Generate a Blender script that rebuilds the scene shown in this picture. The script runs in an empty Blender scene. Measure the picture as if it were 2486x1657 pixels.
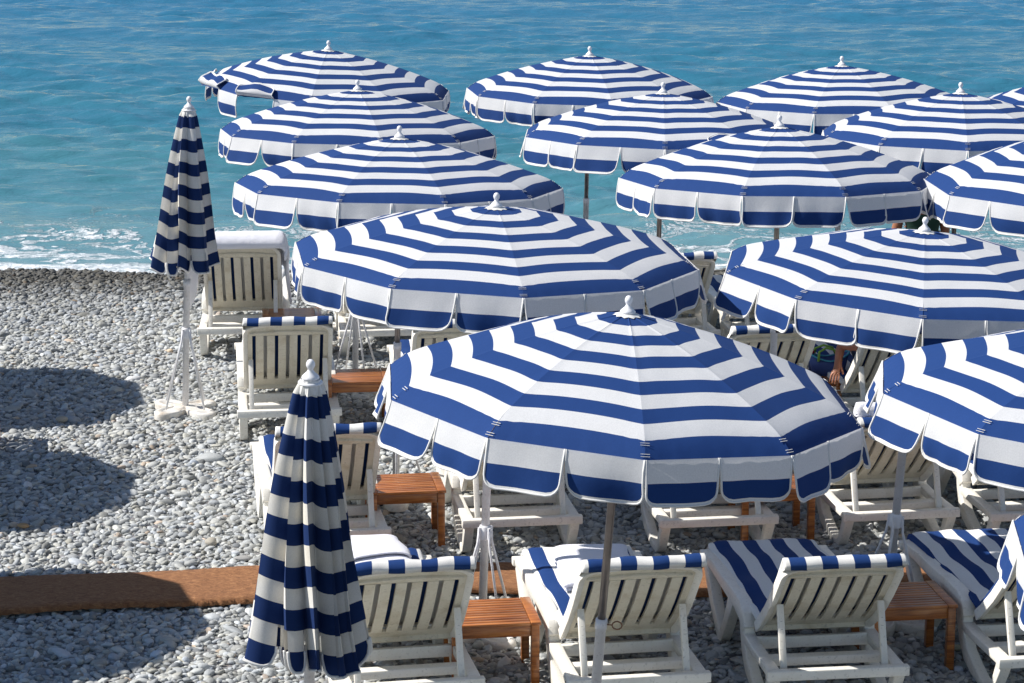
import bpy, bmesh, math, random
import numpy as np
from mathutils import Vector, Matrix, Euler
R_ = math.radians
rnd = random.Random(7)
nrg = np.random.default_rng(11)
sc = bpy.context.scene
COL = sc.collection

# ------------------------------------------------------------------ camera, sky, sun, exposure
FPX, W_, H_ = 6300.0, 2486.0, 1657.0
PITCH = R_(12.8)
CAMZ = 5.2
cam = bpy.data.cameras.new('camera')
cam.sensor_width = 36.0
cam.lens = FPX / W_ * 36.0
cam.clip_start = 0.1
cam.clip_end = 9000
camo = bpy.data.objects.new('camera', cam)
camo.location = (0, 0, CAMZ)
camo.rotation_euler = (math.pi / 2 - PITCH, 0, 0)
COL.objects.link(camo)
sc.camera = camo

SUN_EL, SUN_BETA = R_(44.5), R_(-2)      # elevation; angle of the sun forward of straight left (towards the camera)
sun_dir = Vector((-math.cos(SUN_EL) * math.cos(SUN_BETA), -math.cos(SUN_EL) * math.sin(SUN_BETA), math.sin(SUN_EL)))
world = bpy.data.worlds.new('World'); sc.world = world; world.use_nodes = True
wn = world.node_tree.nodes; wl = world.node_tree.links
bg = wn.get('Background') or wn.new('ShaderNodeBackground')
sky = wn.new('ShaderNodeTexSky'); sky.sky_type = 'NISHITA'; sky.sun_disc = False
sky.sun_elevation = SUN_EL
sky.sun_rotation = math.atan2(sun_dir.x, sun_dir.y) % (2 * math.pi)
sky.air_density = 1.0; sky.dust_density = 0.05; sky.ozone_density = 3.5
wl.new(sky.outputs[0], bg.inputs[0]); bg.inputs[1].default_value = 0.069
sl = bpy.data.lights.new('sun', 'SUN'); sl.energy = 5.0; sl.angle = R_(0.53); sl.color = (1.0, 0.955, 0.89)
so = bpy.data.objects.new('sun', sl); COL.objects.link(so)
so.rotation_euler = (-sun_dir).to_track_quat('-Z', 'Y').to_euler()
so.location = (-20, 0, 30)
sc.view_settings.view_transform = 'Standard'; sc.view_settings.look = 'None'
sc.view_settings.exposure = 0.42; sc.view_settings.gamma = 1.0; sc.view_settings.use_curve_mapping = False

# ------------------------------------------------------------------ helpers
FWD = Vector((0, math.cos(PITCH), -math.sin(PITCH))); UPV = Vector((0, math.sin(PITCH), math.cos(PITCH)))
def ray(px, py):
    return FWD + Vector(((px - W_ / 2) / FPX, 0, 0)) + UPV * ((H_ / 2 - py) / FPX)
def ground(px, py, h=0.0):
    d = ray(px, py); t = (h - CAMZ) / d.z
    return Vector((0, 0, CAMZ)) + d * t
def at_depth(px, py, D):
    return Vector((0, 0, CAMZ)) + ray(px, py) * D

def tag(o, label=None, cat=None, group=None, kind=None):
    if label: o['label'] = label
    if cat: o['category'] = cat
    if group: o['group'] = group
    if kind: o['kind'] = kind
    return o

def link(o, parent=None):
    COL.objects.link(o)
    if parent is not None: o.parent = parent
    return o

def empty(name, loc, rot=(0, 0, 0)):
    o = bpy.data.objects.new(name, None); o.empty_display_size = 0.1
    o.location = loc; o.rotation_euler = rot
    COL.objects.link(o); return o

class MB:
    """collects faces for ONE mesh"""
    def __init__(self): self.v = []; self.f = []; self.m = []; self.s = []
    def add(self, verts, faces, mat=0, smooth=False):
        b = len(self.v); self.v += [tuple(p) for p in verts]
        for i, f in enumerate(faces):
            self.f.append([b + k for k in f])
            self.m.append(mat[i] if isinstance(mat, (list, tuple)) else mat); self.s.append(smooth)
    def box(self, c, s, mat=0, M=None, smooth=False):
        cx, cy, cz = c; sx, sy, sz = s[0] / 2, s[1] / 2, s[2] / 2
        P = [Vector((cx + a * sx, cy + b * sy, cz + d * sz)) for a, b, d in
             [(-1,-1,-1),(1,-1,-1),(1,1,-1),(-1,1,-1),(-1,-1,1),(1,-1,1),(1,1,1),(-1,1,1)]]
        if M is not None: P = [M @ p for p in P]
        self.add(P, [(0,3,2,1),(4,5,6,7),(0,1,5,4),(1,2,6,5),(2,3,7,6),(3,0,4,7)], mat, smooth)
    def bar(self, a, b, w, h, mat=0, up=(0, 0, 1)):
        a = Vector(a); b = Vector(b); d = (b - a); L = d.length; d.normalize()
        x = d.cross(Vector(up))
        if x.length < 1e-4: x = d.cross(Vector((1, 0, 0)))
        x.normalize(); z = x.cross(d)
        M = Matrix.Translation((a + b) / 2) @ Matrix((x, d, z)).transposed().to_4x4()
        self.box((0, 0, 0), (w, L, h), mat, M)
    def tube(self, pts, rad, n=8, mat=0, smooth=True, cap=True, closed=False):
        pts = [Vector(p) for p in pts]; N = len(pts)
        rads = rad if isinstance(rad, (list, tuple)) else [rad] * N
        rings = []; ref = None
        for i, p in enumerate(pts):
            if closed: d = pts[(i + 1) % N] - pts[i - 1]
            else: d = (pts[min(i + 1, N - 1)] - pts[max(i - 1, 0)])
            d.normalize()
            if ref is None:
                ref = d.cross(Vector((0, 0, 1)))
                if ref.length < 1e-3: ref = d.cross(Vector((1, 0, 0)))
            x = (ref - d * ref.dot(d))
            if x.length < 1e-5: x = d.orthogonal()
            x.normalize(); ref = x; y = d.cross(x)
            rings.append([p + (x * math.cos(2*math.pi*k/n) + y * math.sin(2*math.pi*k/n)) * rads[i] for k in range(n)])
        V = [q for r in rings for q in r]; F = []
        for i in range(N if closed else N - 1):
            j = (i + 1) % N
            for k in range(n):
                F.append((i*n+k, i*n+(k+1)%n, j*n+(k+1)%n, j*n+k))
        if cap and not closed:
            F.append(tuple(range(n))[::-1]); F.append(tuple((N-1)*n+k for k in range(n)))
        self.add(V, F, mat, smooth)
    def lathe(self, prof, n=16, mat=0, smooth=True, M=None):
        V = []; F = []
        for r, z in prof:
            for k in range(n):
                p = Vector((r*math.cos(2*math.pi*k/n), r*math.sin(2*math.pi*k/n), z))
                V.append(M @ p if M is not None else p)
        for i in range(len(prof)-1):
            for k in range(n): F.append((i*n+k, i*n+(k+1)%n, (i+1)*n+(k+1)%n, (i+1)*n+k))
        self.add(V, F, mat, smooth)
    def grid(self, P, mat=0, smooth=True):
        """P[i][j] points; mat a value or function(i,j)"""
        ni, nj = len(P), len(P[0]); V = [p for r in P for p in r]; F = []; M = []
        for i in range(ni-1):
            for j in range(nj-1):
                F.append((i*nj+j, i*nj+j+1, (i+1)*nj+j+1, (i+1)*nj+j)); M.append(mat(i, j) if callable(mat) else mat)
        self.add(V, F, M, smooth)
    def ribbon(self, pts, x0, x1, mat=0, smooth=False):
        """pts: (y, z, halfwidth) centreline in the y-z plane extruded between x0 and x1"""
        up = []; dn = []
        for i, (y, z, w) in enumerate(pts):
            a = pts[max(i-1, 0)]; b = pts[min(i+1, len(pts)-1)]
            dy, dz = b[0]-a[0], b[1]-a[1]; L = math.hypot(dy, dz) or 1; ny, nz = -dz/L, dy/L
            up.append((y+ny*w, z+nz*w)); dn.append((y-ny*w, z-nz*w))
        ring = up + dn[::-1]; n = len(ring); N = len(pts)
        V = [(x0, p[0], p[1]) for p in ring] + [(x1, p[0], p[1]) for p in ring]; F = []
        for i in range(n): F.append((i, (i+1) % n, n+(i+1) % n, n+i))
        for i in range(N-1):
            F.append((i, 2*N-1-i, 2*N-2-i, i+1)); F.append((n+i, n+i+1, n+2*N-2-i, n+2*N-1-i))
        self.add(V, F, mat, smooth)
    def mesh(self, name, mats, bevel=0):
        me = bpy.data.meshes.new(name); me.from_pydata(self.v, [], self.f)
        for m in mats: me.materials.append(m)
        me.polygons.foreach_set('material_index', self.m); me.polygons.foreach_set('use_smooth', self.s)
        bm = bmesh.new(); bm.from_mesh(me)
        bmesh.ops.recalc_face_normals(bm, faces=bm.faces)
        if bevel:
            ed = [e for e in bm.edges if len(e.link_faces) == 2 and e.calc_face_angle(0) > 0.7]
            bmesh.ops.bevel(bm, geom=ed, offset=bevel, segments=2, affect='EDGES', profile=0.5, clamp_overlap=True)
            for f in bm.faces: f.smooth = True
        bm.to_mesh(me); bm.free(); me.update(); return me
    def build(self, name, mats, parent=None, bevel=0):
        return link(bpy.data.objects.new(name, self.mesh(name, mats, bevel)), parent)

def inst(name, me, parent, loc=(0,0,0), rot=(0,0,0), scale=(1,1,1)):
    o = bpy.data.objects.new(name, me); o.location = loc; o.rotation_euler = rot; o.scale = scale
    return link(o, parent)

# ------------------------------------------------------------------ materials
def newmat(name):
    m = bpy.data.materials.new(name); m.use_nodes = True
    nt = m.node_tree; b = nt.nodes['Principled BSDF']; return m, nt, b
def N(nt, t, **kw):
    n = nt.nodes.new(t)
    for k, v in kw.items():
        if k in n.inputs: n.inputs[k].default_value = v
        else: setattr(n, k, v)
    return n
def mixc(nt, fac, a, b, mode='MIX'):
    n = nt.nodes.new('ShaderNodeMix'); n.data_type = 'RGBA'; n.blend_type = mode
    for s, v in ((n.inputs[0], fac), (n.inputs[6], a), (n.inputs[7], b)):
        if hasattr(v, 'is_output') or isinstance(v, bpy.types.NodeSocket): nt.links.new(v, s)
        else: s.default_value = v if not isinstance(v, tuple) or len(v) == 4 else (*v, 1)
    return n.outputs[2]
def ramp(nt, fac, stops):
    n = nt.nodes.new('ShaderNodeValToRGB'); nt.links.new(fac, n.inputs[0])
    e = n.color_ramp.elements
    e[0].position, e[0].color = stops[0][0], (*stops[0][1], 1)
    e[1].position, e[1].color = stops[-1][0], (*stops[-1][1], 1)
    for p, c in stops[1:-1]:
        q = e.new(p); q.color = (*c, 1)
    return n.outputs[0]
def mth(nt, op, a, b=None, c=None, clamp=False):
    n = nt.nodes.new('ShaderNodeMath'); n.operation = op; n.use_clamp = clamp
    for i, v in enumerate((a, b, c)):
        if v is None: continue
        if isinstance(v, bpy.types.NodeSocket): nt.links.new(v, n.inputs[i])
        else: n.inputs[i].default_value = v
    return n.outputs[0]
def g(v): return (v, v, v)

def fabric(name, col, rough=0.85, dirt=0.06, transl=0.18, warm=(0.95, 0.88, 0.70)):
    m, nt, b = newmat(name)
    tc = N(nt, 'ShaderNodeTexCoord'); oi = N(nt, 'ShaderNodeObjectInfo')
    n1 = N(nt, 'ShaderNodeTexNoise', Scale=3.0, Detail=5.0); nt.links.new(tc.outputs['Object'], n1.inputs[0])
    n2 = N(nt, 'ShaderNodeTexNoise', Scale=160.0, Detail=2.0); nt.links.new(tc.outputs['Object'], n2.inputs[0])
    f1 = ramp(nt, n1.outputs[0], [(0.35, g(0)), (0.75, g(1))])
    c = mixc(nt, mth(nt, 'MULTIPLY', f1, dirt * 2.5), col, tuple(col[i] * warm[i] for i in range(3)))
    c = mixc(nt, 1.0, c, ramp(nt, n2.outputs[0], [(0.3, g(0.9)), (0.7, g(1.0))]), 'MULTIPLY')
    c = mixc(nt, 1.0, c, ramp(nt, oi.outputs['Random'], [(0.0, g(0.93)), (1.0, g(1.0))]), 'MULTIPLY')
    nt.links.new(c, b.inputs['Base Color']); b.inputs['Roughness'].default_value = rough
    b.inputs['Specular IOR Level'].default_value = 0.25
    b.inputs['Sheen Weight'].default_value = 0.0
    n3 = N(nt, 'ShaderNodeTexNoise', Scale=9.0, Detail=4.0); nt.links.new(tc.outputs['Object'], n3.inputs[0])
    hgt = mth(nt, 'ADD', mth(nt, 'MULTIPLY', n3.outputs[0], 1.0), mth(nt, 'MULTIPLY', n2.outputs[0], 0.02))
    bp = N(nt, 'ShaderNodeBump', Strength=0.16, Distance=0.02); nt.links.new(hgt, bp.inputs['Height'])
    nt.links.new(bp.outputs[0], b.inputs['Normal'])
    if transl:
        tr = N(nt, 'ShaderNodeBsdfTranslucent'); nt.links.new(c, tr.inputs[0])
        mx = N(nt, 'ShaderNodeMixShader'); mx.inputs[0].default_value = transl
        out = nt.nodes['Material Output']
        nt.links.new(b.outputs[0], mx.inputs[1]); nt.links.new(tr.outputs[0], mx.inputs[2]); nt.links.new(mx.outputs[0], out.inputs[0])
    return m
M = {}
M['white_cloth'] = fabric('white canopy cloth', (0.84, 0.85, 0.87), dirt=0.03, transl=0.32)
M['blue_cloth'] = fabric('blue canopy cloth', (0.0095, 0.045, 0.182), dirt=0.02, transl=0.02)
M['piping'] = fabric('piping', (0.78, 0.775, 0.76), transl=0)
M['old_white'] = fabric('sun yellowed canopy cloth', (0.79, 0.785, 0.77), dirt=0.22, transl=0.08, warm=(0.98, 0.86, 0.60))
M['closed_blue_shaded'] = fabric('closed canopy blue shaded', (0.006, 0.027, 0.115), dirt=0.02, transl=0.01)  # canopy blue darkened: shade on the furled cloth put into the colour
M['cush_white'] = fabric('white cushion cloth', (0.80, 0.80, 0.79), transl=0)
M['cush_blue'] = fabric('blue cushion cloth', (0.0095, 0.045, 0.182), dirt=0.02, transl=0)
def terry():
    m, nt, b = newmat('terry towel')
    tc = N(nt, 'ShaderNodeTexCoord')
    n = N(nt, 'ShaderNodeTexNoise', Scale=220.0, Detail=3.0); nt.links.new(tc.outputs['Object'], n.inputs[0])
    n2 = N(nt, 'ShaderNodeTexNoise', Scale=18.0, Detail=4.0); nt.links.new(tc.outputs['Object'], n2.inputs[0])
    c = mixc(nt, n2.outputs[0], (0.78, 0.79, 0.88), (0.84, 0.84, 0.90)); nt.links.new(c, b.inputs['Base Color'])
    b.inputs['Roughness'].default_value = 1.0; b.inputs['Sheen Weight'].default_value = 0.3
    bp = N(nt, 'ShaderNodeBump', Strength=0.5, Distance=0.012)
    nt.links.new(mth(nt, 'ADD', n.outputs[0], mth(nt, 'MULTIPLY', n2.outputs[0], 1.2)), bp.inputs['Height']); nt.links.new(bp.outputs[0], b.inputs['Normal'])
    return m
M['terry'] = terry()
def plastic(name, col, stain, rough=0.38, amount=0.5):
    m, nt, b = newmat(name)
    tc = N(nt, 'ShaderNodeTexCoord'); oi = N(nt, 'ShaderNodeObjectInfo')
    ad = N(nt, 'ShaderNodeVectorMath', operation='ADD'); nt.links.new(tc.outputs['Object'], ad.inputs[0])
    cm = N(nt, 'ShaderNodeCombineXYZ'); nt.links.new(mth(nt, 'MULTIPLY', oi.outputs['Random'], 37.0), cm.inputs[0]); nt.links.new(cm.outputs[0], ad.inputs[1])
    n1 = N(nt, 'ShaderNodeTexNoise', Scale=7.0, Detail=7.0, Roughness=0.65); nt.links.new(ad.outputs[0], n1.inputs[0])
    f = ramp(nt, n1.outputs[0], [(0.48, g(0)), (0.78, g(1))])
    c = mixc(nt, mth(nt, 'MULTIPLY', f, amount), col, stain)
    n2 = N(nt, 'ShaderNodeTexNoise', Scale=60.0, Detail=4.0); nt.links.new(ad.outputs[0], n2.inputs[0])
    sp = ramp(nt, n2.outputs[0], [(0.30, g(0.80)), (0.42, g(1.0))])
    c = mixc(nt, 1.0, c, sp, 'MULTIPLY')
    nt.links.new(c, b.inputs['Base Color'])
    nt.links.new(mth(nt, 'ADD', mth(nt, 'MULTIPLY', n1.outputs[0], 0.3), rough - 0.12), b.inputs['Roughness'])
    bp = N(nt, 'ShaderNodeBump', Strength=0.12, Distance=0.004); nt.links.new(n2.outputs[0], bp.inputs['Height']); nt.links.new(bp.outputs[0], b.inputs['Normal'])
    return m
M['resin'] = plastic('cream resin', (0.86, 0.83, 0.76), (0.62, 0.54, 0.40), amount=0.4)
M['resin_back_shaded'] = plastic('cream resin back shaded', (0.72, 0.67, 0.55), (0.48, 0.39, 0.25), rough=0.45, amount=0.7)  # creamier than the rim, with shade of the recess put into the colour
M['finial'] = plastic('white finial plastic', (0.80, 0.80, 0.82), (0.7, 0.7, 0.7), rough=0.3, amount=0.2)
M['base'] = plastic('white base plastic', (0.72, 0.70, 0.66), (0.42, 0.30, 0.17), rough=0.5, amount=0.75)
M['white_metal'] = plastic('white painted steel', (0.74, 0.74, 0.76), (0.40, 0.26, 0.14), rough=0.4, amount=0.35)
def metal(name, col, rough, mtl=0.8):
    m, nt, b = newmat(name)
    tc = N(nt, 'ShaderNodeTexCoord'); n = N(nt, 'ShaderNodeTexNoise', Scale=25.0, Detail=5.0); nt.links.new(tc.outputs['Object'], n.inputs[0])
    nt.links.new(mixc(nt, n.outputs[0], tuple(x * 0.6 for x in col), col), b.inputs['Base Color'])
    b.inputs['Metallic'].default_value = mtl; b.inputs['Roughness'].default_value = rough
    return m
M['steel'] = metal('dull steel pole', (0.36, 0.31, 0.28), 0.32)
M['brass'] = metal('brown eyebolt', (0.30, 0.16, 0.10), 0.4)
M['dark'] = metal('dark fitting', (0.02, 0.02, 0.025), 0.4, 0.2)
def wood():
    m, nt, b = newmat('varnished teak')
    tc = N(nt, 'ShaderNodeTexCoord'); mp = N(nt, 'ShaderNodeMapping'); mp.inputs['Scale'].default_value = (2.0, 22.0, 22.0)
    oi = N(nt, 'ShaderNodeObjectInfo')
    ad = N(nt, 'ShaderNodeVectorMath', operation='ADD'); nt.links.new(tc.outputs['Object'], ad.inputs[0])
    cm = N(nt, 'ShaderNodeCombineXYZ'); nt.links.new(mth(nt, 'MULTIPLY', oi.outputs['Random'], 9.0), cm.inputs[0]); nt.links.new(cm.outputs[0], ad.inputs[1])
    nt.links.new(ad.outputs[0], mp.inputs[0])
    n = N(nt, 'ShaderNodeTexNoise', Scale=2.2, Detail=6.0, Distortion=0.6); nt.links.new(mp.outputs[0], n.inputs[0])
    c = ramp(nt, n.outputs[0], [(0.25, (0.15, 0.040, 0.010)), (0.5, (0.40, 0.130, 0.030)), (0.75, (0.58, 0.23, 0.058))])
    c = mixc(nt, 1.0, c, ramp(nt, oi.outputs['Random'], [(0, g(0.78)), (1, g(1.1))]), 'MULTIPLY')
    nt.links.new(c, b.inputs['Base Color']); b.inputs['Roughness'].default_value = 0.30
    b.inputs['Coat Weight'].default_value = 0.5; b.inputs['Coat Roughness'].default_value = 0.16
    bp = N(nt, 'ShaderNodeBump', Strength=0.15, Distance=0.003); nt.links.new(n.outputs[0], bp.inputs['Height']); nt.links.new(bp.outputs[0], b.inputs['Normal'])
    return m
M['wood'] = wood()
def coir():
    m, nt, b = newmat('coir fibre')
    tc = N(nt, 'ShaderNodeTexCoord')
    mp = N(nt, 'ShaderNodeMapping'); mp.inputs['Scale'].default_value = (22, 46, 40); nt.links.new(tc.outputs['Object'], mp.inputs[0])
    n = N(nt, 'ShaderNodeTexNoise', Scale=1.0, Detail=6.0, Roughness=0.75, Distortion=1.2); nt.links.new(mp.outputs[0], n.inputs[0])
    n2 = N(nt, 'ShaderNodeTexNoise', Scale=2.4, Detail=4.0); nt.links.new(tc.outputs['Object'], n2.inputs[0])
    c = ramp(nt, n.outputs[0], [(0.32, (0.10, 0.036, 0.013)), (0.5, (0.29, 0.128, 0.050)), (0.68, (0.52, 0.26, 0.112))])
    c = mixc(nt, mth(nt, 'MULTIPLY', n2.outputs[0], 0.5), c, (0.26, 0.12, 0.06), 'MIX')
    nt.links.new(c, b.inputs['Base Color']); b.inputs['Roughness'].default_value = 0.95
    bp = N(nt, 'ShaderNodeBump', Strength=0.9, Distance=0.012); nt.links.new(n.outputs[0], bp.inputs['Height']); nt.links.new(bp.outputs[0], b.inputs['Normal'])
    return m
M['coir'] = coir()
def pebble_mat():
    m, nt, b = newmat('beach pebble')
    at = N(nt, 'ShaderNodeAttribute'); at.attribute_type = 'INSTANCER'; at.attribute_name = 'tone'
    tc = N(nt, 'ShaderNodeTexCoord')
    n = N(nt, 'ShaderNodeTexNoise', Scale=2.5, Detail=6.0, Roughness=0.7); nt.links.new(tc.outputs['Object'], n.inputs[0])
    c = mixc(nt, 1.0, at.outputs['Color'], ramp(nt, n.outputs[0], [(0.25, g(0.84)), (0.7, g(1.05))]), 'MULTIPLY')
    nt.links.new(c, b.inputs['Base Color'])
    nt.links.new(mth(nt, 'SUBTRACT', 0.72, mth(nt, 'MULTIPLY', at.outputs['Alpha'], 0.0)), b.inputs['Roughness'])
    b.inputs['Specular IOR Level'].default_value = 0.4
    bp = N(nt, 'ShaderNodeBump', Strength=0.25, Distance=0.05); nt.links.new(n.outputs[0], bp.inputs['Height']); nt.links.new(bp.outputs[0], b.inputs['Normal'])
    return m
M['pebble'] = pebble_mat()
def beach_mat():
    m, nt, b = newmat('packed shingle')
    tc = N(nt, 'ShaderNodeTexCoord')
    v = N(nt, 'ShaderNodeTexVoronoi', Scale=24.0); nt.links.new(tc.outputs['Object'], v.inputs[0])
    c = mixc(nt, 0.75, (0.18, 0.18, 0.18), v.outputs['Color'], 'SOFT_LIGHT')
    h = N(nt, 'ShaderNodeHueSaturation'); h.inputs['Saturation'].default_value = 0.12; h.inputs['Value'].default_value = 0.8; nt.links.new(c, h.inputs['Color'])
    nt.links.new(h.outputs[0], b.inputs['Base Color']); b.inputs['Roughness'].default_value = 0.85
    bp = N(nt, 'ShaderNodeBump', Strength=1.0, Distance=0.03); bp.invert = True; nt.links.new(v.outputs['Distance'], bp.inputs['Height']); nt.links.new(bp.outputs[0], b.inputs['Normal'])
    return m
M['beach'] = beach_mat()
SHORE = 26.35     # y of the water line
def sea_mat():
    m, nt, b = newmat('sea water')
    tc = N(nt, 'ShaderNodeTexCoord'); sx = N(nt, 'ShaderNodeSeparateXYZ'); nt.links.new(tc.outputs['Object'], sx.inputs[0])
    d = mth(nt, 'SUBTRACT', sx.outputs['Y'], SHORE)
    # body colour by depth of water, with drifting patches
    mp = N(nt, 'ShaderNodeMapping'); mp.inputs['Scale'].default_value = (0.04, 0.24, 1); nt.links.new(tc.outputs['Object'], mp.inputs[0])
    pn = N(nt, 'ShaderNodeTexNoise', Scale=1.0, Detail=3.0); nt.links.new(mp.outputs[0], pn.inputs[0])
    dd = mth(nt, 'ADD', d, mth(nt, 'MULTIPLY', mth(nt, 'SUBTRACT', pn.outputs[0], 0.5), 16.0))
    t = mth(nt, 'DIVIDE', dd, 40.0, clamp=True)
    body = ramp(nt, t, [(0.0, (0.120, 0.240, 0.260)), (0.10, (0.062, 0.195, 0.232)), (0.30, (0.038, 0.165, 0.232)), (0.55, (0.029, 0.150, 0.245)), (1.0, (0.034, 0.155, 0.280))])
    # foam: lacy veins, denser towards the shore
    mp2 = N(nt, 'ShaderNodeMapping'); mp2.inputs['Scale'].default_value = (0.75, 1.05, 1); nt.links.new(tc.outputs['Object'], mp2.inputs[0])
    wz = N(nt, 'ShaderNodeTexNoise', Scale=1.6, Detail=4.0, Roughness=0.6); nt.links.new(mp2.outputs[0], wz.inputs[0])
    wa = N(nt, 'ShaderNodeVectorMath', operation='MULTIPLY_ADD'); nt.links.new(wz.outputs['Color'], wa.inputs[0]); wa.inputs[1].default_value = (1.5, 1.1, 0); nt.links.new(mp2.outputs[0], wa.inputs[2])
    fn = N(nt, 'ShaderNodeTexNoise', Scale=1.6, Detail=7.0, Roughness=0.62); nt.links.new(wa.outputs[0], fn.inputs[0])
    ridge = mth(nt, 'ABSOLUTE', mth(nt, 'SUBTRACT', fn.outputs[0], 0.5))
    fn2 = N(nt, 'ShaderNodeTexNoise', Scale=0.55, Detail=3.0); nt.links.new(mp2.outputs[0], fn2.inputs[0])
    cov = N(nt, 'ShaderNodeMapRange'); cov.inputs['From Min'].default_value = 0.0; cov.inputs['From Max'].default_value = 6.6; cov.inputs['To Min'].default_value = 0.066; cov.inputs['To Max'].default_value = -0.02
    nt.links.new(mth(nt, 'ADD', d, mth(nt, 'MULTIPLY', mth(nt, 'SUBTRACT', fn2.outputs[0], 0.5), 5.5)), cov.inputs['Value'])
    near = N(nt, 'ShaderNodeMapRange'); near.inputs['From Min'].default_value = 0.2; near.inputs['From Max'].default_value = 1.5; near.inputs['To Min'].default_value = 0.20; near.inputs['To Max'].default_value = 0.0
    nt.links.new(mth(nt, 'ADD', d, mth(nt, 'MULTIPLY', mth(nt, 'SUBTRACT', fn2.outputs[0], 0.5), 2.0)), near.inputs['Value'])
    thr = mth(nt, 'ADD', cov.outputs[0], near.outputs[0])
    foam = mth(nt, 'MULTIPLY', mth(nt, 'SUBTRACT', thr, ridge), 34.0, clamp=True)
    fd = N(nt, 'ShaderNodeTexNoise', Scale=9.0, Detail=6.0, Roughness=0.7); nt.links.new(tc.outputs['Object'], fd.inputs[0])
    foam = mth(nt, 'MULTIPLY', foam, ramp(nt, fd.outputs[0], [(0.34, g(0.25)), (0.56, g(1.0))]), clamp=True)
    milky = N(nt, 'ShaderNodeMapRange'); milky.inputs['From Min'].default_value = 0.0; milky.inputs['From Max'].default_value = 6.5; milky.inputs['To Min'].default_value = 0.5; milky.inputs['To Max'].default_value = 0.0
    nt.links.new(d, milky.inputs['Value'])
    body = mixc(nt, milky.outputs[0], body, (0.20, 0.33, 0.37))
    c = mixc(nt, foam, body, (0.80, 0.83, 0.86)); nt.links.new(c, b.inputs['Base Color'])
    nt.links.new(mth(nt, 'ADD', 0.06, mth(nt, 'MULTIPLY', foam, 0.7)), b.inputs['Roughness'])
    b.inputs['IOR'].default_value = 1.33; b.inputs['Specular Tint'].default_value = (0.56, 0.82, 1.0, 1)  # reflections tinted blue here, standing in for a bluer sky
    # ripples
    m3 = N(nt, 'ShaderNodeMapping'); m3.inputs['Scale'].default_value = (0.42, 1.0, 1); nt.links.new(tc.outputs['Object'], m3.inputs[0])
    r1 = N(nt, 'ShaderNodeTexNoise', Scale=3.6, Detail=5.0, Roughness=0.58, Distortion=0.3); nt.links.new(m3.outputs[0], r1.inputs[0])
    hh = mth(nt, 'ADD', mth(nt, 'MULTIPLY', r1.outputs[0], 1.0), mth(nt, 'MULTIPLY', foam, 0.35))
    bp = N(nt, 'ShaderNodeBump', Strength=0.8, Distance=0.085); nt.links.new(hh, bp.inputs['Height']); nt.links.new(bp.outputs[0], b.inputs['Normal'])
    return m
M['sea'] = sea_mat()
def simple(name, col, rough=0.6):
    m, nt, b = newmat(name); tc = N(nt, 'ShaderNodeTexCoord')
    n = N(nt, 'ShaderNodeTexNoise', Scale=14.0, Detail=4.0); nt.links.new(tc.outputs['Object'], n.inputs[0])
    nt.links.new(mixc(nt, n.outputs[0], tuple(x * 0.8 for x in col), tuple(min(1, x * 1.15) for x in col)), b.inputs['Base Color'])
    b.inputs['Roughness'].default_value = rough; return m
M['skin'] = simple('tanned skin', (0.36, 0.15, 0.085), 0.5)
M['skin'].node_tree.nodes['Principled BSDF'].inputs['Subsurface Weight'].default_value = 0.08
M['hair'] = simple('dark brown hair', (0.03, 0.014, 0.008), 0.5)
M['green_cloth'] = simple('dark green cloth', (0.008, 0.045, 0.03), 0.8)
M['navy_cloth'] = simple('navy swim cloth', (0.01, 0.02, 0.06), 0.7)
M['bag_blue'] = simple('blue bag fabric', (0.035, 0.075, 0.25), 0.6)
M['bag_trim'] = simple('turquoise bag trim', (0.05, 0.33, 0.45), 0.5)
M['bag_green'] = simple('lime green handle', (0.20, 0.38, 0.05), 0.6)
M['cap_red'] = simple('red cap', (0.35, 0.02, 0.03), 0.4)
M['bottle'] = simple('dark blue label', (0.02, 0.035, 0.12), 0.3)

# ------------------------------------------------------------------ beach ground, sea
BERM = 26.2
def beach_z(x, y):
    z = 0.018 * math.sin(x * 1.3 + 0.7 * math.sin(y * 0.8)) * math.sin(y * 1.1 + 0.4) + 0.01 * math.sin(x * 3.1 + y * 2.3)
    if y > 25.2: z += -0.02 * (y - 25.2)
    e = BERM + 0.09 * math.sin(x * 0.9) + 0.05 * math.sin(x * 2.7 + 1)
    if y > e: z -= (y - e) * 0.75
    return z
ys = list(np.arange(-6, 11, 1.0)) + list(np.arange(11, 28.0, 0.12)) + [29, 32, 45]
xs = [-400, -120, -40, -15] + list(np.arange(-8, 10.01, 0.15)) + [16, 40, 120, 400]
P = [[(x, y, (beach_z(x, min(y, 27.6)) - max(0, (y - 27.6)) * 0.2)) for x in xs] for y in ys]
mb = MB(); mb.grid(P); tag(mb.build('shingle_beach', [M['beach']]), kind='structure')

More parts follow.
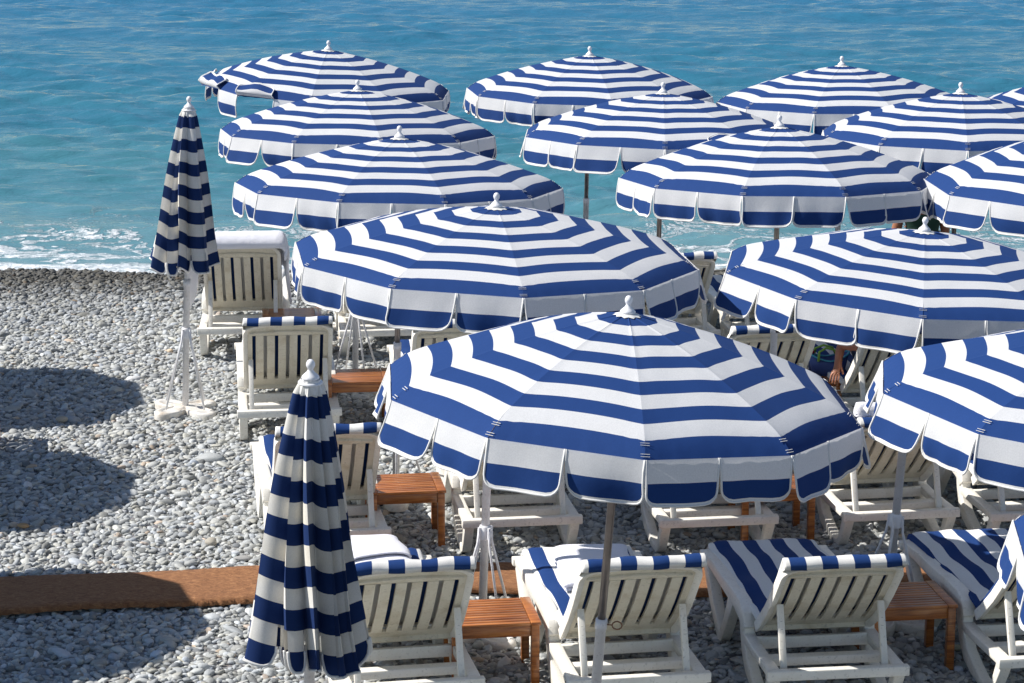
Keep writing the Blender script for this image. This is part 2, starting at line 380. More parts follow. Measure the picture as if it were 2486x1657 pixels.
def make_sea():
    WL = -0.22
    rows = list(np.arange(25.9, 66, 0.068)); st = 0.09
    while rows[-1] < 4000: rows.append(rows[-1] + st); st *= 1.10
    u = list(np.linspace(-1, 1, 441)); u = [-300, -60, -12, -4, -1.8, -1.2] + u + [1.2, 1.8, 4, 12, 60, 300]
    Y = np.array(rows)[:, None]; U = np.array(u)[None, :]
    X = U * (Y * 0.245 + 1.5); Yb = Y + 0 * U
    X = np.where(np.abs(U) > 100, np.sign(U) * (6000), X)
    Z = np.zeros_like(X); r = np.random.default_rng(5)
    for k in range(90):
        wl = 10 ** r.uniform(-0.38, 0.45); th = r.normal(0.10, 0.42); kk = 2 * math.pi / wl
        amp = 0.0062 * wl * r.uniform(0.6, 1.3) * (1 if wl < 1.2 else 0.75); ph = r.uniform(0, 6.28)
        arg = kk * (math.sin(th) * X + math.cos(th) * Yb) + ph
        Z += amp * (np.sin(arg) + 0.25 * np.cos(2 * arg))
    gust = 0.75 + 0.35 * np.sin(X * 0.21 + 1.3 * np.sin(Yb * 0.13)) * np.sin(Yb * 0.31 + 0.2 * X)
    fade = np.clip((140 - Yb) / 70, 0, 1) * np.clip((Yb - 25.6) / 4.0, 0.25, 1)
    Z = Z * gust * fade * np.where(np.abs(U) > 1, 0.2, 1)
    Z += (0.030 * np.sin(2 * np.pi * (Yb + 0.9 * np.sin(X * 0.22)) / 5.6) + 0.018 * np.sin(2 * np.pi * (Yb * 0.96 + 0.22 * X) / 3.4 + 1)) * np.clip((Yb - 28) / 4, 0, 1) * fade * np.where(np.abs(U) > 1, 0.3, 1)
    Z += 0.10 * np.exp(-((Yb - 29.6 - 0.35 * np.sin(X * 0.5)) / 0.55) ** 2) + 0.06 * np.exp(-((Yb - 27.3 - 0.25 * np.sin(X * 0.7 + 1)) / 0.35) ** 2)
    Z += 0.03 * np.exp(-((Yb - 26.6) / 0.3) ** 2)
    nr, nc = X.shape
    V = np.stack([X, Yb, Z + WL], -1).reshape(-1, 3)
    idx = np.arange(nr * nc).reshape(nr, nc)
    F = np.stack([idx[:-1, :-1], idx[:-1, 1:], idx[1:, 1:], idx[1:, :-1]], -1).reshape(-1, 4)
    me = bpy.data.meshes.new('sea'); me.vertices.add(len(V)); me.vertices.foreach_set('co', V.ravel())
    me.loops.add(F.size); me.loops.foreach_set('vertex_index', F.ravel().astype(np.int32))
    me.polygons.add(len(F)); me.polygons.foreach_set('loop_start', np.arange(0, F.size, 4, dtype=np.int32)); me.polygons.foreach_set('loop_total', np.full(len(F), 4, dtype=np.int32))
    me.polygons.foreach_set('use_smooth', np.ones(len(F), dtype=bool)); me.materials.append(M['sea']); me.update(calc_edges=True)
    tag(link(bpy.data.objects.new('sea', me)), kind='structure')
make_sea()

# pebbles: one sheet of loose stones (points with their own turn, size and colour)
def make_pebbles():
    srcs = []
    for k in range(9):
        bm = bmesh.new(); bmesh.ops.create_icosphere(bm, subdivisions=2, radius=0.5)
        off = Vector((k * 7.1, k * 3.3, 0)); r = random.Random(k)
        a, b_, c = r.uniform(0.8, 1.1), r.uniform(0.62, 0.86), r.uniform(0.40, 0.62)
        ph = [r.uniform(0, 6.28) for _ in range(6)]
        for v in bm.verts:
            p = v.co.normalized()
            s = 1 + 0.10 * math.sin(3 * p.x + ph[0]) * math.sin(2.6 * p.y + ph[1]) + 0.08 * math.sin(4 * p.y + ph[2] + 2 * p.z) + 0.06 * math.sin(5 * p.x - 3 * p.y + ph[3])
            v.co = Vector((v.co.x * a * s, v.co.y * b_ * s, v.co.z * c * s))
        me = bpy.data.meshes.new('pebble'); bm.to_mesh(me); bm.free()
        for p in me.polygons: p.use_smooth = True
        me.materials.append(M['pebble']); srcs.append(bpy.data.objects.new('pebble_source', me))
    pts = []; 
    def layer(step, size, jit, zoff, y0=11.2, y1=27.1, keep=1.0, flat=0.35):
        yy = np.arange(y0, y1, step * 0.82)
        for i, y in enumerate(yy):
            hw = y * 0.215 + 0.9
            xx = np.arange(-hw, hw, step) + (i % 2) * step / 2
            if keep < 1: xx = xx[nrg.random(len(xx)) < keep]
            n = len(xx)
            X = xx + nrg.normal(0, jit, n) * step; Y = y + nrg.normal(0, jit, n) * step
            S = size * np.exp(nrg.normal(0, 0.24, n))
            pts.append(np.stack([X, Y, S, np.full(n, zoff), nrg.normal(0, flat, n), nrg.normal(0, flat, n), nrg.uniform(0, 6.28, n)], -1))
    layer(0.034, 0.044, 0.33, -0.008, flat=0.26)
    layer(0.052, 0.053, 0.40, 0.005, flat=0.30)
    layer(0.15, 0.074, 0.5, 0.010, keep=0.5, flat=0.26)
    layer(0.9, 0.105, 0.5, 0.010, keep=0.45, flat=0.2)
    A = np.concatenate(pts); n = len(A)
    Z = np.array([beach_z(a[0], a[1]) for a in A]) + A[:, 3] + nrg.normal(0, 0.004, n)
    co = np.stack([A[:, 0], A[:, 1], Z], -1)
    S = A[:, 2]; sv = np.stack([S * nrg.uniform(0.85, 1.35, n), S * nrg.uniform(0.8, 1.05, n), S * nrg.uniform(0.75, 1.1, n)], -1)
    rot = A[:, 4:7]
    base = nrg.normal(0.42, 0.078, n).clip(0.14, 0.70)
    hue = nrg.normal(0, 1, n); tone = np.stack([base * (0.99 + 0.030 * hue), base * (1.01 + 0.010 * hue), base * (0.985 - 0.035 * hue)], -1)
    q = nrg.random(n)
    tone[q < 0.02] *= np.array([1.15, 0.92, 0.74]); tone[(q > 0.02) & (q < 0.09)] *= 0.55; tone[(q > 0.93)] *= 1.35
    # wet, darker and browner stones by the water
    edge = np.clip((co[:, 1] - 24.8 + 0.35 * np.sin(co[:, 0] * 1.1) + nrg.normal(0, 0.25, n)) / 1.1, 0, 1)[:, None]
    mid = np.clip((co[:, 1] - 22.3 + 0.6 * np.sin(co[:, 0] * 0.8 + 1)) / 2.4, 0, 1)[:, None]
    tone = tone * (1 - 0.22 * mid) * (1 - edge * np.array([0.68, 0.70, 0.73]))
    tone = (tone * np.array([0.99, 1.0, 1.01])).clip(0.02, 0.68)
    me = bpy.data.meshes.new('pebbles'); me.vertices.add(n); me.vertices.foreach_set('co', co.ravel().astype(np.float32))
    for nm, arr in (('rot', rot), ('scl', sv)):
        a = me.attributes.new(nm, 'FLOAT_VECTOR', 'POINT'); a.data.foreach_set('vector', arr.ravel().astype(np.float32))
    a = me.attributes.new('tone', 'FLOAT_COLOR', 'POINT'); a.data.foreach_set('color', np.concatenate([tone, np.ones((n, 1))], -1).ravel().astype(np.float32))
    a = me.attributes.new('pick', 'INT', 'POINT'); a.data.foreach_set('value', nrg.integers(0, 9, n).astype(np.int32))
    me.materials.append(M['pebble'])
    ob = link(bpy.data.objects.new('pebbles', me)); tag(ob, 'loose rounded grey beach pebbles covering the shore up to the water', 'pebbles', kind='stuff')
    ng = bpy.data.node_groups.new('scatter pebbles', 'GeometryNodeTree')
    ng.interface.new_socket('Geometry', in_out='INPUT', socket_type='NodeSocketGeometry'); ng.interface.new_socket('Geometry', in_out='OUTPUT', socket_type='NodeSocketGeometry')
    gi = ng.nodes.new('NodeGroupInput'); go = ng.nodes.new('NodeGroupOutput')
    jn = ng.nodes.new('GeometryNodeJoinGeometry')
    for s in srcs:
        oi = ng.nodes.new('GeometryNodeObjectInfo'); oi.inputs['Object'].default_value = s; oi.inputs['As Instance'].default_value = True
        ng.links.new(oi.outputs['Geometry'], jn.inputs[0])
    m2p = ng.nodes.new('GeometryNodeMeshToPoints'); ng.links.new(gi.outputs[0], m2p.inputs['Mesh'])
    ip = ng.nodes.new('GeometryNodeInstanceOnPoints'); ng.links.new(m2p.outputs[0], ip.inputs['Points']); ng.links.new(jn.outputs[0], ip.inputs['Instance'])
    ip.inputs['Pick Instance'].default_value = True
    def na(t, nm):
        x = ng.nodes.new('GeometryNodeInputNamedAttribute'); x.data_type = t; x.inputs['Name'].default_value = nm; return x.outputs['Attribute']
    ng.links.new(na('INT', 'pick'), ip.inputs['Instance Index'])
    e2r = ng.nodes.new('FunctionNodeEulerToRotation'); ng.links.new(na('FLOAT_VECTOR', 'rot'), e2r.inputs[0]); ng.links.new(e2r.outputs[0], ip.inputs['Rotation'])
    ng.links.new(na('FLOAT_VECTOR', 'scl'), ip.inputs['Scale']); ng.links.new(ip.outputs[0], go.inputs[0])
    md = ob.modifiers.new('scatter', 'NODES'); md.node_group = ng
    print('pebbles', n)
make_pebbles()

# coir matting path
def make_mat():
    far = [(-500, 1436), (0, 1421), (300, 1413), (608, 1402), (1150, 1384), (1720, 1388), (2200, 1380), (2800, 1368)]
    near = [(-500, 1520), (0, 1502), (300, 1488), (608, 1476), (1150, 1452), (1720, 1456), (2200, 1440), (2800, 1425)]
    def along(pl, n):
        W = [ground(*p) for p in pl]; out = []
        for i in range(n):
            t = i / (n - 1) * (len(W) - 1); k = min(int(t), len(W) - 2); out.append(W[k].lerp(W[k+1], t - k))
        return out
    n = 240; A = along(far, n); B = along(near, n); rows = []
    r = random.Random(3)
    for i in range(n):
        row = []; ja = r.uniform(-0.008, 0.008); jb = r.uniform(-0.008, 0.008)
        for j in range(9):
            t = j / 8; p = A[i].lerp(B[i], t); p.y += (ja if j == 0 else jb if j == 8 else 0)
            p.z = beach_z(p.x, p.y) + 0.066 + 0.006 * math.sin(p.x * 2.2 + t * 2) + r.uniform(-0.002, 0.002)
            row.append(p)
        first = row[0].copy(); first.z -= 0.035; last = row[-1].copy(); last.z -= 0.035
        rows.append([first] + row + [last])
    mb = MB(); mb.grid(rows); o = mb.build('coir_matting', [M['coir']])
    tag(o, 'long brown coir mat laid across the pebbles as a walkway', 'matting')
make_mat()

# ------------------------------------------------------------------ parasols
RAD = 1.14; SL = 1.253; NB = 11
_prof = [(0.0, 0.0)]
for i in range(200):
    s = (i + 0.5) / 200; th = R_(9 + 15 * s + 22 * max(0, s - 0.86) / 0.14)
    _prof.append((_prof[-1][0] + math.cos(th) * SL / 200, _prof[-1][1] + math.sin(th) * SL / 200))
_k = RAD / _prof[-1][0]
def prof(s):
    t = max(0, min(0.99999, s)) * 200; i = int(t); f = t - i
    a, b = _prof[i], _prof[i+1]; return ((a[0] + (b[0]-a[0]) * f) * _k, a[1] + (b[1]-a[1]) * f)
RISE = prof(1)[1]
C18, S18 = math.cos(R_(18)), math.sin(R_(18))
def band_col(i): return 1 if i % 2 == 0 else 0      # cap is blue
def panel_mesh(seed):
    r = random.Random(seed); rows = []; sub = 3; n = NB * sub; m = 20
    a1, a2, p1 = r.uniform(-.005, .005), r.uniform(-.003, .003), r.uniform(0, 6)
    for i in range(n + 1):
        s = 0.035 + 0.965 * i / n; row = []
        for j in range(m + 1):
            t = -1 + 2 * j / m
            gg = 0.88 * (s / 0.88) ** 2.2 if s < 0.88 else 0.88 * (1 - (s - 0.88) / 0.12) + 0.16 * (s - 0.88) / 0.12
            s2 = s - 0.024 * (1 - t * t) * gg
            rr, dd = prof(s2)
            z = -dd + 0.005 * s * (1 - t ** 4) * (1 - 0.6 * max(0, s - 0.85) / 0.15)
            z += 0.0035 * math.exp(-((abs(t) - 1) / 0.09) ** 2)
            z += s * (1 - t * t) * (a1 * math.sin(5 * s + p1) + a2 * math.sin(9 * s + 4 * t + p1))
            z += 0.0022 * math.exp(-((s - 1.0) / 0.05) ** 2) * math.sin(t * 21 + p1) + 0.0025 * math.exp(-((s - 0.95) / 0.07) ** 2 - ((abs(t) - 1) / 0.35) ** 2) * math.sin(abs(t) * 34 + p1)
            row.append((rr * C18 + 0.0, t * rr * S18, z))
        rows.append(row)
    mb = MB(); mb.grid(rows, mat=lambda i, j: band_col(i // sub))
    me = mb.mesh('canopy_panel', [M['white_cloth'], M['blue_cloth']]); return me
PANELS = [panel_mesh(i) for i in range(5)]

FW = RAD * S18; FH = 0.205
def flap_pts(side, seed, mode='hang'):
    """one hanging flap; returns grid of points. y spans half of the hem, hanging down from z=0 at the hem"""
    r = random.Random(seed); nx, nh = 12, 9
    lean = r.uniform(-0.03, 0.10); wv = r.uniform(0.004, 0.014); ph = r.uniform(0, 6.3); fr = r.uniform(1.0, 2.4); sw = r.uniform(-0.03, 0.03)
    rc = 0.055; w = FW - 0.006; x0 = 0.003; grid = []
    us = [0, 0.015, 0.045, 0.09, 0.16, 0.28, 0.42, 0.58, 0.72, 0.84, 0.91, 0.955, 0.985, 1]
    for u in us:
        x = u * w; e = min(x, w - x)
        h = FH - (rc - math.sqrt(max(0, rc * rc - (rc - e) ** 2)) if e < rc else 0)
        vs = [0, 0.05, 0.10] ; hs = [0, FH * 0.25, FH * 0.50] + [FH * 0.50 + (h - 0.014 - FH * 0.50) * k / 4 for k in range(1, 5)] + [h]
        col = []
        for d in hs:
            q = d / FH
            if mode == 'hang':
                out = 0.006 + lean * q * q * 0.6 + wv * q * math.sin(fr * 2 * math.pi * u + ph) + 0.012 * math.sin(q * math.pi)
                zz = -d * math.sqrt(max(0.3, 1 - (lean * q) ** 2)); yy = x + sw * q * q + x0 - 0.012 * q * (u - 0.5)
            else:   # blown up over the canopy edge
                a = min(1, q / 0.35); 
                if q < 0.35: out = 0.035 * math.sin(a * math.pi / 2) ; zz = 0.045 * a
                else:
                    b = (q - 0.35) / 0.65; out = 0.035 - 0.12 * b; zz = 0.045 + 0.055 * b + 0.012 * math.sin(fr * 6 * u + ph)
                yy = x + x0 + sw * q
            col.append(Vector((out, yy * side, zz)))
        grid.append(col)
    return grid, us
def flap_mesh(side, seed, mode='hang'):
    grid, us = flap_pts(side, seed, mode)
    mb = MB(); mb.grid(grid, mat=lambda i, j: 0 if j < 2 else 2 if j == 6 or i in (0, len(us) - 2) else 1)
    bor = [c for c in grid[0]] + [grid[i][-1] for i in range(1, len(grid) - 1)] + [c for c in reversed(grid[-1])]
    mb.tube(bor, 0.0050, n=6, mat=2)
    # flat binding tape inside the cord
    inner = []
    return mb.mesh('flap', [M['white_cloth'], M['blue_cloth'], M['piping']])
FLAPS = {s: [flap_mesh(s, 50 + i * 2 + (s > 0)) for i in range(7)] for s in (-1, 1)}
FLIPS = {s: [flap_mesh(s, 90 + i, 'flip') for i in range(2)] for s in (-1, 1)}

def finial_mesh():
    mb = MB()
    mb.lathe([(0.001, 0.096), (0.008, 0.095), (0.016, 0.088), (0.0205, 0.077), (0.0205, 0.067), (0.016, 0.056), (0.0125, 0.050), (0.013, 0.045), (0.020, 0.034), (0.033, 0.022), (0.040, 0.014), (0.041, 0.006), (0.036, 0.003), (0.037, 0.0), (0.050, -0.006), (0.058, -0.013), (0.056, -0.016)], n=20)
    return mb.mesh('finial', [M['finial']])
FINIAL = finial_mesh()
def skirt_mesh():
    mb = MB(); pts = [[], []]
    n = 40
    V = [[], [], []]
    for k in range(n + 1):
        a = 2 * math.pi * k / n; o = 0.062 + 0.009 * (k % 4 == 0) - 0.006 * (k % 4 == 2)
        rr, dd = o, prof(o / RAD)[1]
        V[0].append((0.03 * math.cos(a), 0.03 * math.sin(a), 0.004)); V[1].append((0.055*math.cos(a), 0.055*math.sin(a), -0.003)); V[2].append((o * math.cos(a), o * math.sin(a), -dd + 0.0045))
    mb.grid(V); return mb.mesh('cloth_cap', [M['piping']])
SKIRT = skirt_mesh()
def stitch_mesh():
    mb = MB()
    for k in range(10):
        a = R_(36 * k + 18)
        for s in (0.925, 0.972):
            for ds in (0, 0.010):
                rr, dd = prof(s + ds); rr2 = rr
                c = Vector((rr * math.cos(a), rr * math.sin(a), -dd + 0.004))
                tn = Vector((-math.sin(a), math.cos(a), 0))
                mb.bar(c - tn * 0.020, c + tn * 0.020, 0.0026, 0.002)
    return mb.mesh('stitching', [M['piping']])
STITCH = stitch_mesh()
def ribs_mesh():
    mb = MB()
    for k in range(10):
        a = R_(36 * k + 18)
        pts = [(prof(s)[0] * math.cos(a), prof(s)[0] * math.sin(a), -prof(s)[1] - 0.014) for s in (0.03, 0.2, 0.4, 0.6, 0.8, 0.9, 0.97, 0.99)]
        mb.tube(pts, 0.006, n=5)
        q = prof(0.5); mb.tube([(0.03*math.cos(a), 0.03*math.sin(a), -0.52), (q[0]*math.cos(a), q[0]*math.sin(a), -q[1]-0.02)], 0.005, n=5)
    mb.tube([(0, 0, -0.50), (0, 0, -0.56)], 0.035, n=12)
    return mb.mesh('rib_frame', [M['white_metal']])
RIBS = ribs_mesh()
def base_mesh():
    mb = MB(); n = 64; rings = []
    for sc_, z in ((0.97, 0.0), (1.0, 0.015), (1.0, 0.045), (0.95, 0.060), (0.80, 0.062), (0.74, 0.050), (0.5, 0.050), (0.42, 0.066), (0.10, 0.070)):
        ring = []
        for k in range(n):
            a = 2 * math.pi * k / n; c = (0.5 + 0.5 * math.cos(4 * a)) ** 0.8
            rr = 0.115 + 0.205 * c
            if sc_ < 0.96: rr = rr - (0.32 - 0.32 * sc_) * (0.35 + 0.65 * c) * 0.9 if sc_ > 0.45 else min(rr * sc_, 0.09 * sc_ / 0.42)
            ring.append((rr * math.cos(a), rr * math.sin(a), z))
        rings.append(ring)
    V = [p for r_ in rings for p in r_]; F = []
    for i in range(len(rings)-1):
        for k in range(n): F.append((i*n+k, i*n+(k+1) % n, (i+1)*n+(k+1) % n, (i+1)*n+k))
    F.append(tuple((len(rings)-1)*n+k for k in range(n)))
    mb.add(V, F, 0, True); return mb.mesh('base', [M['base']])
BASE = base_mesh()

def stand(root, top_l, bot, joint=1.15, steel=True, a0=0.4, eyebolt=False, knob=False):
    """pole, lower tube, collar, struts and base in root space; bot is the foot point in root space, top is (0,0,top_l)"""
    top = Vector((0, 0, top_l)); L = (top - bot).length; ax = (top - bot) / L
    def P_(h): return bot + ax * h
    mb = MB(); mb.tube([P_(joint - 0.05), P_(L * 0.5 + joint * 0.4), top], 0.0195, n=12); mb.build('pole', [M['steel'] if steel else M['white_metal']], root)
    mb = MB(); mb.tube([P_(0.03), P_(joint - 0.05), P_(joint - 0.05), P_(joint), P_(joint)], [0.0255, 0.0255, 0.029, 0.029, 0.02], n=14); mb.build('lower_tube', [M['white_metal']], root)
    mb = MB()
    if knob: mb.tube([P_(joint - 0.03) + Vector((0.02, -0.02, 0)), P_(joint - 0.03) + Vector((0.034, -0.036, 0))], [0.016, 0.010], n=10); mb.build('knob', [M['dark']], root)
    mb = MB(); c = P_(joint - 0.022); pts = [c + Vector((0.028, -0.012, 0))]
    for k in range(13):
        a = math.pi + 2 * math.pi * k / 12; pts.append(c + Vector((0.075 + 0.024 * math.cos(a), -0.02, 0.020 * math.sin(a))))
    mb.tube(pts, 0.0035, n=6)
    if eyebolt: mb.build('eyebolt', [M['brass']], root)
    mb = MB(); mb.tube([P_(0.62), P_(0.63), P_(0.70), P_(0.71)], [0.03, 0.036, 0.036, 0.03], n=12)
    for k in range(4):
        a = a0 + k * math.pi / 2; d = Vector((math.cos(a), math.sin(a), 0)); mb.bar(P_(0.63) + d * 0.038, P_(0.70) + d * 0.038, 0.016, 0.022, up=tuple(d))
    mb.build('collar', [M['white_metal']], root)
    for k in range(4):
        a = a0 + k * math.pi / 2; d = Vector((math.cos(a), math.sin(a), 0))
        mb = MB(); mb.tube([P_(0.69) + d * 0.042, P_(0.60) + d * 0.05, bot + d * 0.215 + ax * 0.07], 0.0085, n=6); mb.build('strut', [M['white_metal']], root)
    o = inst('base', BASE, root, bot, (0, 0, a0)); return o

GRP_P = 'open blue and white striped parasols'
def axis_rot(lean, tilt):
    ax = Vector((math.tan(R_(lean)), -math.tan(R_(tilt)), 1)).normalized()
    return ax, Vector((0, 0, 1)).rotation_difference(ax)
def parasol(px, py, a, alpha, lean=0.0, tilt=0.0, sz=1.0, sR=1.0, label='', flips=(), steel=True, base=None, joint=1.15, top=None):
    fin = at_depth(px, py, FPX * RAD * sR / a) if top is None else Vector(top)
    ax, q = axis_rot(lean, tilt)
    apex = fin - ax * 0.096
    foot = apex - ax * (apex.z / ax.z)
    root = empty('parasol', foot, q.to_euler())
    L = (apex - foot).length
    tag(root, label, 'parasol', GRP_P)
    for k in range(10):
        ang = R_(-90 + alpha + 18 + 36 * k)
        p = inst('canopy_panel', PANELS[rnd.randrange(5)], root, (0, 0, L), (0, 0, ang), (sR, sR, sz))
        hem_x = prof(1 - 0.0)[0] * C18; hz = -RISE
        for s in (-1, 1):
            flip = (k, s) in flips
            me = (FLIPS if flip else FLAPS)[s][rnd.randrange(2 if flip else 7)]
            f = inst('flap', me, p, (hem_x - 0.006, 0, hz + 0.010), (0, 0, 0), (1, 1, 1 / sz))
    inst('finial', FINIAL, root, (0, 0, L), (0, 0, 0), (0.9, 0.9, 0.9))
    inst('cloth_cap', SKIRT, root, (0, 0, L), (0, 0, R_(alpha)), (1, 1, sz))
    tag(inst('stitching', STITCH, root, (0, 0, L + 0.001), (0, 0, R_(-90 + alpha + 18)), (sR, sR, sz)), kind='stuff')
    inst('rib_frame', RIBS, root, (0, 0, L), (0, 0, R_(-90 + alpha + 18)), (sR, sR, sz))
    stand(root, L - 0.02, Vector((0, 0, 0)), joint, steel, a0=rnd.uniform(0, 1.5), eyebolt=(px == 1528), knob=(px in (2248, 1893)))
    return root

parasol(798, 95, 307, -3, 3.5, 0, 0.90, label='open striped parasol at the water with left flaps blown up over its canopy', flips=((9, -1), (8, -1), (7, 1)), steel=False)
parasol(868, 190, 336, 13, 1.0, -3, 0.93, label='open striped parasol second from the sea in the left column, pole leaning over pebbles')
parasol(970, 301, 399, 18, 1.0, -3, 0.88, label='open striped parasol between the upright closed parasol and the sea, middle of the left column')
parasol(1206, 463, 500, 8, 2.0, 0, 0.76, 1.045, label='wide flat open parasol whose left edge shades the towel draped lounger')
parasol(1528, 712, 594, 3, 4.2, 0, 1.05, label='largest open striped parasol in the centre, its bare steel pole in front of a lounger')
parasol(1432, 109, 301, 9, 1.0, -1, 0.90, label='farthest open striped parasol of the middle column against open sea')
parasol(1610, 196, 346, -2, 1.0, -3, 0.92, label='open striped parasol with one front flap flipped up, second of the middle column', flips=((0, 1),))
parasol(1893, 275, 388, 18, 0.5, -3, 1.0, label='open striped parasol right of centre with foamy surf seen below its flaps')
parasol(2248, 522, 491, -8, 3.6, 0, 0.76, 1.045, label='wide open parasol over the blue bag and the reclining bather')
parasol(2738, 752, 594, -8, 5.0, 0, 0.95, label='open striped parasol cut by the right edge above the lower row of loungers')
parasol(2044, 133, 302, 17, 0.0, -2, 0.90, label='farthest open striped parasol of the right column, set low against the sea')
parasol(2333, 196, 342, -6, 1.0, -3, 0.97, label='open striped parasol with a thin brown pole in front of the person at the water')
parasol(2650, 285, 400, 5, -1.0, 0, 0.95, label='open striped parasol cut by the right edge, its white flaps over the surf')
parasol(2612, 168, 300, 12, 0.0, 0, 0.95, label='tip of a far open parasol just entering the frame at upper right')
parasol(3180, 1075, 715, -6, 0.0, 0, 0.95, label='nearest parasol, only its left corner showing over the last lounger at lower right')
# parasols left of the frame whose shadows lie on the pebbles
for (sx, sy, lb) in ((-4.20, 20.7, 'parasol beyond the left edge shading the pebbles level with the upright closed parasol'),
                     (-3.86, 17.95, 'parasol beyond the left edge shading the middle pebbles'),
                     (-3.02, 15.0, 'parasol beyond the left edge shading the coir mat')):
    hgt = 2.1; k = hgt / math.tan(SUN_EL)
    parasol(0, 0, 1, rnd.uniform(0, 36), 0, 0, 0.95, label=lb, top=(sx - k * math.cos(SUN_BETA), sy - k * math.sin(SUN_BETA), 2.62))

def closed_parasol(px, py, D, foot_px, label, seed, length=1.20, rb=0.29, rt=0.05, spin=0.0, foot=None):
    fin = at_depth(px, py, D); ft = ground(*foot_px) if foot is None else Vector(foot)
    ax = (fin - ft).normalized(); q = Vector((0, 0, 1)).rotation_difference(ax); L = (fin - ft).length - 0.096
    root = empty('closed_parasol', ft, q.to_euler()); tag(root, label, 'closed parasol', 'closed parasols beside the left column')
    r = random.Random(seed); nl = 10; per = 20
    wd = [r.uniform(0.55, 1.5) for _ in range(nl)]; tot = sum(wd); cum = [0]
    for w_ in wd: cum.append(cum[-1] + w_ / tot)
    dep = [min(0.62, 0.25 + 0.32 * wd[k] * r.uniform(0.7, 1.1)) for k in range(nl)]; ro = [r.uniform(0.80, 1.12) for _ in range(nl)]
    offs = [r.uniform(-0.07, 0.07) for _ in range(nl)]; skw = [r.uniform(-0.26, 0.26) for _ in range(nl)]; shp = [r.uniform(0.7, 1.5) for _ in range(nl)]
    NBc = 14; rows_per = 4; bl = length / 13.5
    def shape(u_all, sv):
        """u_all counts ribs (ridges at whole numbers, valleys half way); sv is the band coordinate"""
        k = int(math.floor(u_all)) % nl; u = u_all - math.floor(u_all); f = sv / NBc; k2 = (k + 1) % nl
        uu = u + skw[k] * math.sin(math.pi * u)
        val = (1 - abs(2 * uu - 1) ** shp[k]) if 0 < uu < 1 else 0
        val = max(0, val) ** 0.85
        e = u * u * (3 - 2 * u)
        rad = (rt + (rb - rt) * f ** 0.88) * (ro[k] * (1 - e) + ro[k2] * e)
        rad *= 1 - dep[k] * val * (0.45 + 0.55 * min(1, f * 2.5))
        rad *= 1 + 0.03 * math.sin(7 * f + 3 * u_all)
        ang = 2 * math.pi * (cum[k] + (cum[k + 1] - cum[k]) * u) + spin + 0.16 * math.sin(f * 3 + k) * f + 0.22 * f * f
        o = offs[k] * (1 - e) + offs[k2] * e - 0.065 * val * f
        z = L - 0.012 - bl * (sv * 0.5 if sv < 1 else sv - 0.5) + o * min(1, f * 1.5) * (1 if sv > 0.5 else 0)
        return Vector((rad * math.cos(ang), rad * math.sin(ang), z))
    nbp = 12
    for lobe in range(nl):
        mb = MB(); rows = []
        for i in range(nbp * rows_per + 1):
            sv = i / rows_per; rows.append([shape(lobe + j / per, sv) for j in range(per + 1)])
        mb.grid(rows, mat=lambda i, j: (i // rows_per) % 2)
        p = mb.build('canopy_panel', [M['old_white'], M['closed_blue_shaded']], root)
        # hanging flap from valley to valley over the ridge, round cornered and corded
        slit = lobe % 4 == 1
        for (ua, ub) in (((lobe - 0.5, lobe), (lobe, lobe + 0.5)) if slit else ((lobe - 0.5, lobe + 0.5),)):
            mb = MB(); rc = 0.07; w = 0.34 if not slit else 0.2; g_ = []; out = r.uniform(0.0, 0.018); nx = 20
            for kx in range(nx + 1):
                e = min(kx, nx - kx) / nx * w; hh = 2.0 - ((rc - math.sqrt(max(0, rc*rc - (rc - e)**2))) / bl if e < rc else 0)
                u = ua + 0.02 + (ub - ua - 0.04) * kx / nx; cc = []
                for t in [0, 0.5, 1.0] + [1.0 + (hh - 1.0) * k / 5 for k in range(1, 6)]:
                    v = shape(u % nl, nbp + t); d = Vector((v.x, v.y, 0)).normalized(); cc.append(v + d * (0.002 + out * (t / 2) ** 1.5))
                g_.append(cc)
            mb.grid(g_, mat=lambda i, j: 1 if j >= 2 else 0)
            bor = list(g_[0])[2:] + [c[-1] for c in g_[1:-1]] + list(reversed(g_[-1]))[:-2]
            mb.tube(bor, 0.0078, n=6, mat=2)
            mb.build('flap', [M['old_white'], M['closed_blue_shaded'], M['piping']], p)
    inst('finial', FINIAL, root, (0, 0, L), (0, 0, 0), (1.0, 1.0, 1.0))
    mb = MB(); V = [[], []]
    for k in range(41):
        a = 2*math.pi*k/40; V[0].append((0.045*math.cos(a), 0.045*math.sin(a), L + 0.004)); rr = 0.058 + 0.006 * math.sin(10 * a); V[1].append((rr*math.cos(a), rr*math.sin(a), L - 0.055 - 0.012 * (k % 4 == 2)))
    mb.grid(V); mb.build('cloth_cap', [M['piping']], root)
    stand(root, L - 0.05, Vector((0, 0, 0)), 1.1, False, a0=0.9)
    return root
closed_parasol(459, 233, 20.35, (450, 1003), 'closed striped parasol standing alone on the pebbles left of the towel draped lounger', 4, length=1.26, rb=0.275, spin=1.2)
closed_parasol(754, 872, 11.75, (0, 0), 'large closed striped parasol in the left foreground with yellowed white bands', 23, length=1.33, rb=0.288, spin=0.4, foot=(-0.985, 11.72, 0))

